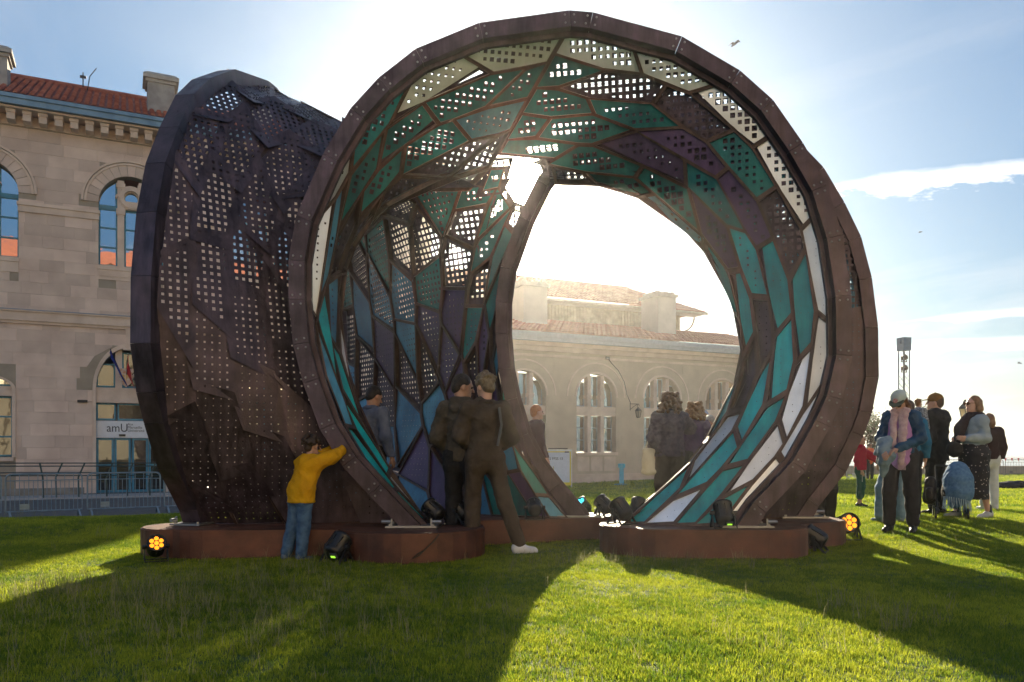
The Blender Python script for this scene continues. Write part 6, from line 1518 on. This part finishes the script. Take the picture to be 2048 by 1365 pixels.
# denim-clad person behind her
person('person in light denim standing behind the woman in the pale cap', 1768, 1052, 1.54, 195, dict(anL=(.26, -.02, .09), knL=(.22, -.03, .49), anR=(-.05, .0, .09), knR=(-.06, .0, .49)), skin_f, dict(thick=.03, len=.10, fold=.01), cloth('navy_coat', (.02, .022, .045), (.035, .04, .07)), cloth('light_denim2', (.11, .19, .28), (.18, .28, .38), sc=12), cloth('denim_shoe', (.14, .20, .26)), 'long', hair_m('fair', (.30, .16, .06), (.6, .38, .16)), vox=.013, trw=1.35, gpos=Vector((4.98, 10.35, tz(5, 10.35))))
person('person in black trousers behind the blue jacket, mostly hidden', 1850, 1050, 1.60, 170, dict(anL=(.09, .03, .09)), skin_f, dict(thick=.03, len=.04), cloth('bright_blue_coat', (.015, .11, .22), (.03, .16, .3)), blackc, grey_shoe, 'short', hair_m('brown', (.06, .035, .02), (.12, .07, .04)), vox=.014, gpos=Vector((5.30, 10.7, tz(5.3, 10.7))))
# man in the brown cap holding a small child
def browncap(t, J, hp, R):
    cap(t, hp, R, cloth('brown_corduroy', (.16, .08, .018), (.24, .13, .04)), cloth('brown_corduroy', (.16, .08, .018)))
person('man in brown cap and long black coat seen from behind, holding a child', 1888, 1030, 1.74, 215, dict(shL=(.19, .01, 1.41), elR=(-.25, -.10, 1.17), wrR=(-.08, -.26, 1.28), elL=(.24, .02, 1.13), wrL=(.13, -.18, 1.10)), skin_f, dict(thick=.055, len=.16, fold=.017, hood=True, flare=1.08), blackc, blackc, dark_shoe, 'short', hair_m('brown', (.06, .035, .02), (.12, .07, .04)), vox=.011, hyaw=20, build=1.08, extra=browncap, gpos=Vector((6.12, 11.55, tz(6.1, 11.5))))
person('small child in dark patterned jacket carried by the man in the brown cap', 1863, 1030, .85, 118, dict(knL=(.10, -.24, .78), anL=(.10, -.14, .45), knR=(-.10, -.24, .78), anR=(-.10, -.14, .45), head=(0, -.02, 1.64)), skin_f, dict(thick=.05), cloth('dark_pattern', (.02, .02, .03), (.35, .36, .40), sc=26), blackc, dark_shoe, 'curly', hair_m('light_brown', (.20, .09, .03), (.36, .18, .07)), vox=.016, gpos=Vector((5.80, 11.42, .90)))
# woman with sunglasses and flowered skirt
def skirt_(t, J, hp, R):
    glasses(t, hp, mat('tortoise_sunglasses', (.10, .03, .01), .12, 0, 0))
    g = SDF(); g.chain([V3(0, 0, 1.03), V3(0, .01, .90), V3(0, -.01, .60), V3(0, -.02, .27)], [.162, .204, .208, .212], sq=.92, k=.04); g.cut(2, .27, 1); g.cut(2, 1.06, -1)
    link('skirt', g.mesh('skirt', .0105, .016, 14, 11), flower, t)
    s_ = SDF(); n_ = J['neck']
    for a in range(8):
        an = a / 8 * 6.283; a2 = (a + 1) / 8 * 6.283; s_.cone(n_ + V3(.085 * math.cos(an), .0 + .085 * math.sin(an), -.01), n_ + V3(.085 * math.cos(a2), .0 + .085 * math.sin(a2), -.01), .048, .048, k=.02)
    s_.chain([n_ + V3(0, -.11, -.02), V3(-.03, -.20, 1.28), V3(-.05, -.22, 1.12)], [.06, .075, .06], k=.03); s_.chain([n_ + V3(.0, .12, -.02), n_ + V3(.02, .17, -.12)], [.05, .045], k=.03)
    link('jumper_round_neck', s_.mesh('jumper_round_neck', .011, .008, 20, 6), cloth('dark_wool', (.022, .014, .018), (.045, .03, .035)), t)
    for q in 'LR':
        a = J['an' + q]; sk = SDF(); sk.cone(a + V3(0, .015, -.02), a + V3(0, .01, .07), .043, .041, k=.01); link('sock', sk.mesh('sock', .011), cloth('dark_sock', (.03, .04, .06)), t)
    o = thing('dark_handbag', 'dark handbag held in front by the woman in the flowered skirt', 'bag', t.location, t.rotation_euler.z); o.scale = t.scale
    g = SDF(); g.ell((-.02, -.30, .98), (.075, .13, .12), k=.02); link('bag_body', g.mesh('bag_body', .012, .012, 14, 3), cloth('black', (.012, .012, .013)), o)
flower = mat('flowered_skirt', (.012, .010, .014), .8, 0, 0)
ftree = flower.node_tree; vo = ftree.nodes.new('ShaderNodeTexVoronoi'); vo.inputs['Scale'].default_value = 23; tcx = ftree.nodes.new('ShaderNodeTexCoord'); crx = ftree.nodes.new('ShaderNodeValToRGB'); crx.color_ramp.elements[0].position = .17; crx.color_ramp.elements[0].color = (.42, .34, .32, 1); crx.color_ramp.elements[1].position = .24; crx.color_ramp.elements[1].color = (.012, .010, .014, 1); crx.color_ramp.interpolation = 'LINEAR'
ftree.links.new(tcx.outputs['Object'], vo.inputs['Vector']); ftree.links.new(vo.outputs['Distance'], crx.inputs[0]); ftree.links.new(crx.outputs[0], ftree.nodes['Principled BSDF'].inputs['Base Color'])
person('woman in sunglasses, pale grey sweatshirt and long black flowered skirt', 1948, 1036, 1.68, -80, dict(shL=(.152, .01, 1.40), shR=(-.152, .01, 1.40), elL=(.18, .04, 1.14), wrL=(.13, -.20, 1.14), handL=(-1, 0, .3), elR=(-.20, .0, 1.14), wrR=(-.10, -.22, 1.12), anL=(.08, .16, .09), knL=(.09, .06, .49), anR=(-.09, -.22, .09), knR=(-.09, -.14, .49)), skin_p, dict(thick=.024, len=-.06, fold=.014), cloth('pale_grey_fleece', (.26, .31, .36), (.36, .41, .46), sc=5), None, grey_shoe, 'bob', hair_m('copper_blond', (.20, .095, .04), (.40, .23, .12)), vox=.0095, extra=skirt_)
person('person in white trousers and dark top standing behind the skirt woman', 1985, 995, 1.50, 185, {}, skin_f, dict(thick=.045, len=.02), cloth('dark_wine', (.035, .018, .02)), cloth('white_jeans', (.5, .52, .55), (.6, .62, .65)), white_shoe, 'bob', hair_m('copper', (.2, .09, .04), (.36, .2, .1)), vox=.014, gpos=Vector((7.42, 12.45, tz(7.4, 12.4))))
# ------------------------------------------------------------------ pushchair with the blue blanket
p = Vector((5.92, 10.8, tz(5.9, 10.8))); PS = .70; pc = thing('pushchair', 'black pushchair turned away from the viewer, with a dark backpack slung on it', 'pushchair', p, math.radians(-25))
b = MB()
for sx_ in (-1, 1):
    b.tube([(sx_ * .24, -.30, .12), (sx_ * .24, .10, .55), (sx_ * .24, .35, 1.02)], .014, 6); b.tube([(sx_ * .24, .38, .12), (sx_ * .24, .05, .50), (sx_ * .22, -.25, .62)], .014, 6)
b.tube([(-.24, .35, 1.02), (.24, .35, 1.02)], .018, 8); b.tube([(-.24, .38, .12), (.24, .38, .12)], .012, 6); b.build('frame', black, pc)
for sx_ in (-1, 1):
    for y_ in (-.30, .38): b = MB(); b.lathe([(.07, -.02), (.115, -.018), (.12, 0), (.115, .018), (.07, .02)], 16, Matrix.Translation((sx_ * .27, y_, .12)) @ Matrix.Rotation(math.pi / 2, 4, 'Y')); b.build('wheel', black, pc)
pc.scale = (PS,) * 3; g = SDF(); g.chain([V3(0, .14, .74), V3(0, .02, .52), V3(0, -.10, .50)], [.13, .15, .12], k=.05); link('seat', g.mesh('seat', .016), blackc, pc)
g = SDF(); g.cone((-.34, .0, .72), (-.36, -.02, .40), .10, .13, sq=.7, k=.02); g.cone((-.36, -.10, .55), (-.36, -.10, .42), .07, .08, k=.02)
o = thing('backpack', 'small dark backpack hanging on the left of the pushchair', 'bag', p, math.radians(-25)); o.scale = (PS,) * 3; link('bag_body', g.mesh('bag_body', .013, .008, 14, 2), cloth('dark_nylon', (.02, .017, .018), (.035, .03, .03), rough=.4), o)
g = SDF(); g.chain([V3(.12, .0, .86), V3(.12, -.04, .72), V3(.14, -.08, .50)], [.20, .245, .235], k=.05); g.cone((.10, -.14, .50), (.06, -.16, .34), .19, .13, k=.05)
bl = thing('blanket', 'fringed blue wool blanket draped over the pushchair', 'blanket', p, math.radians(-25)); bl.scale = (PS * 1.05,) * 3; bm_ = cloth('blue_wool', (.07, .15, .27), (.12, .22, .36), sc=20); link('cloth', g.mesh('cloth', .013, .013, 11, 7), bm_, bl)
fr_ = MB(); r_ = random.Random(2)
for q in range(34):
    a = q / 34 * 6.283; x, y = .09 + .21 * math.cos(a), -.13 + .19 * math.sin(a); z_ = .33 - .05 * math.sin(a + 1); fr_.tube([(x, y, z_ + .05), (x + r_.gauss(0, .012), y + r_.gauss(0, .01), z_ - .08), (x + r_.gauss(0, .02), y + r_.gauss(0, .02), z_ - .17)], [.010, .008, .004], 4)
tag(fr_.build('fringe', cloth('pale_fringe', (.30, .40, .50)), bl), kind='stuff')
# dark bag lying on the grass at the right edge
p = on_ground(2040, 978); g = SDF(); g.ell((0, 0, .10), (.62, .16, .11), k=.05); g.ell((-.35, -.05, .08), (.24, .14, .08), k=.05); g.ell((.4, .03, .15), (.3, .15, .11), k=.05)
bg_ = thing('travel_bag', 'long dark bag lying on the grass at the right edge', 'bag', p); link('bag_body', g.mesh('bag_body', .018, .015, 12, 3), cloth('navy_black', (.012, .014, .024), (.02, .024, .04)), bg_)
b = MB(); b.tube([(-.45, -.12, .12), (-.55, -.2, .05), (-.62, -.12, .02), (-.5, -.1, .12)], .012, 5); b.build('strap', blackc, bg_)
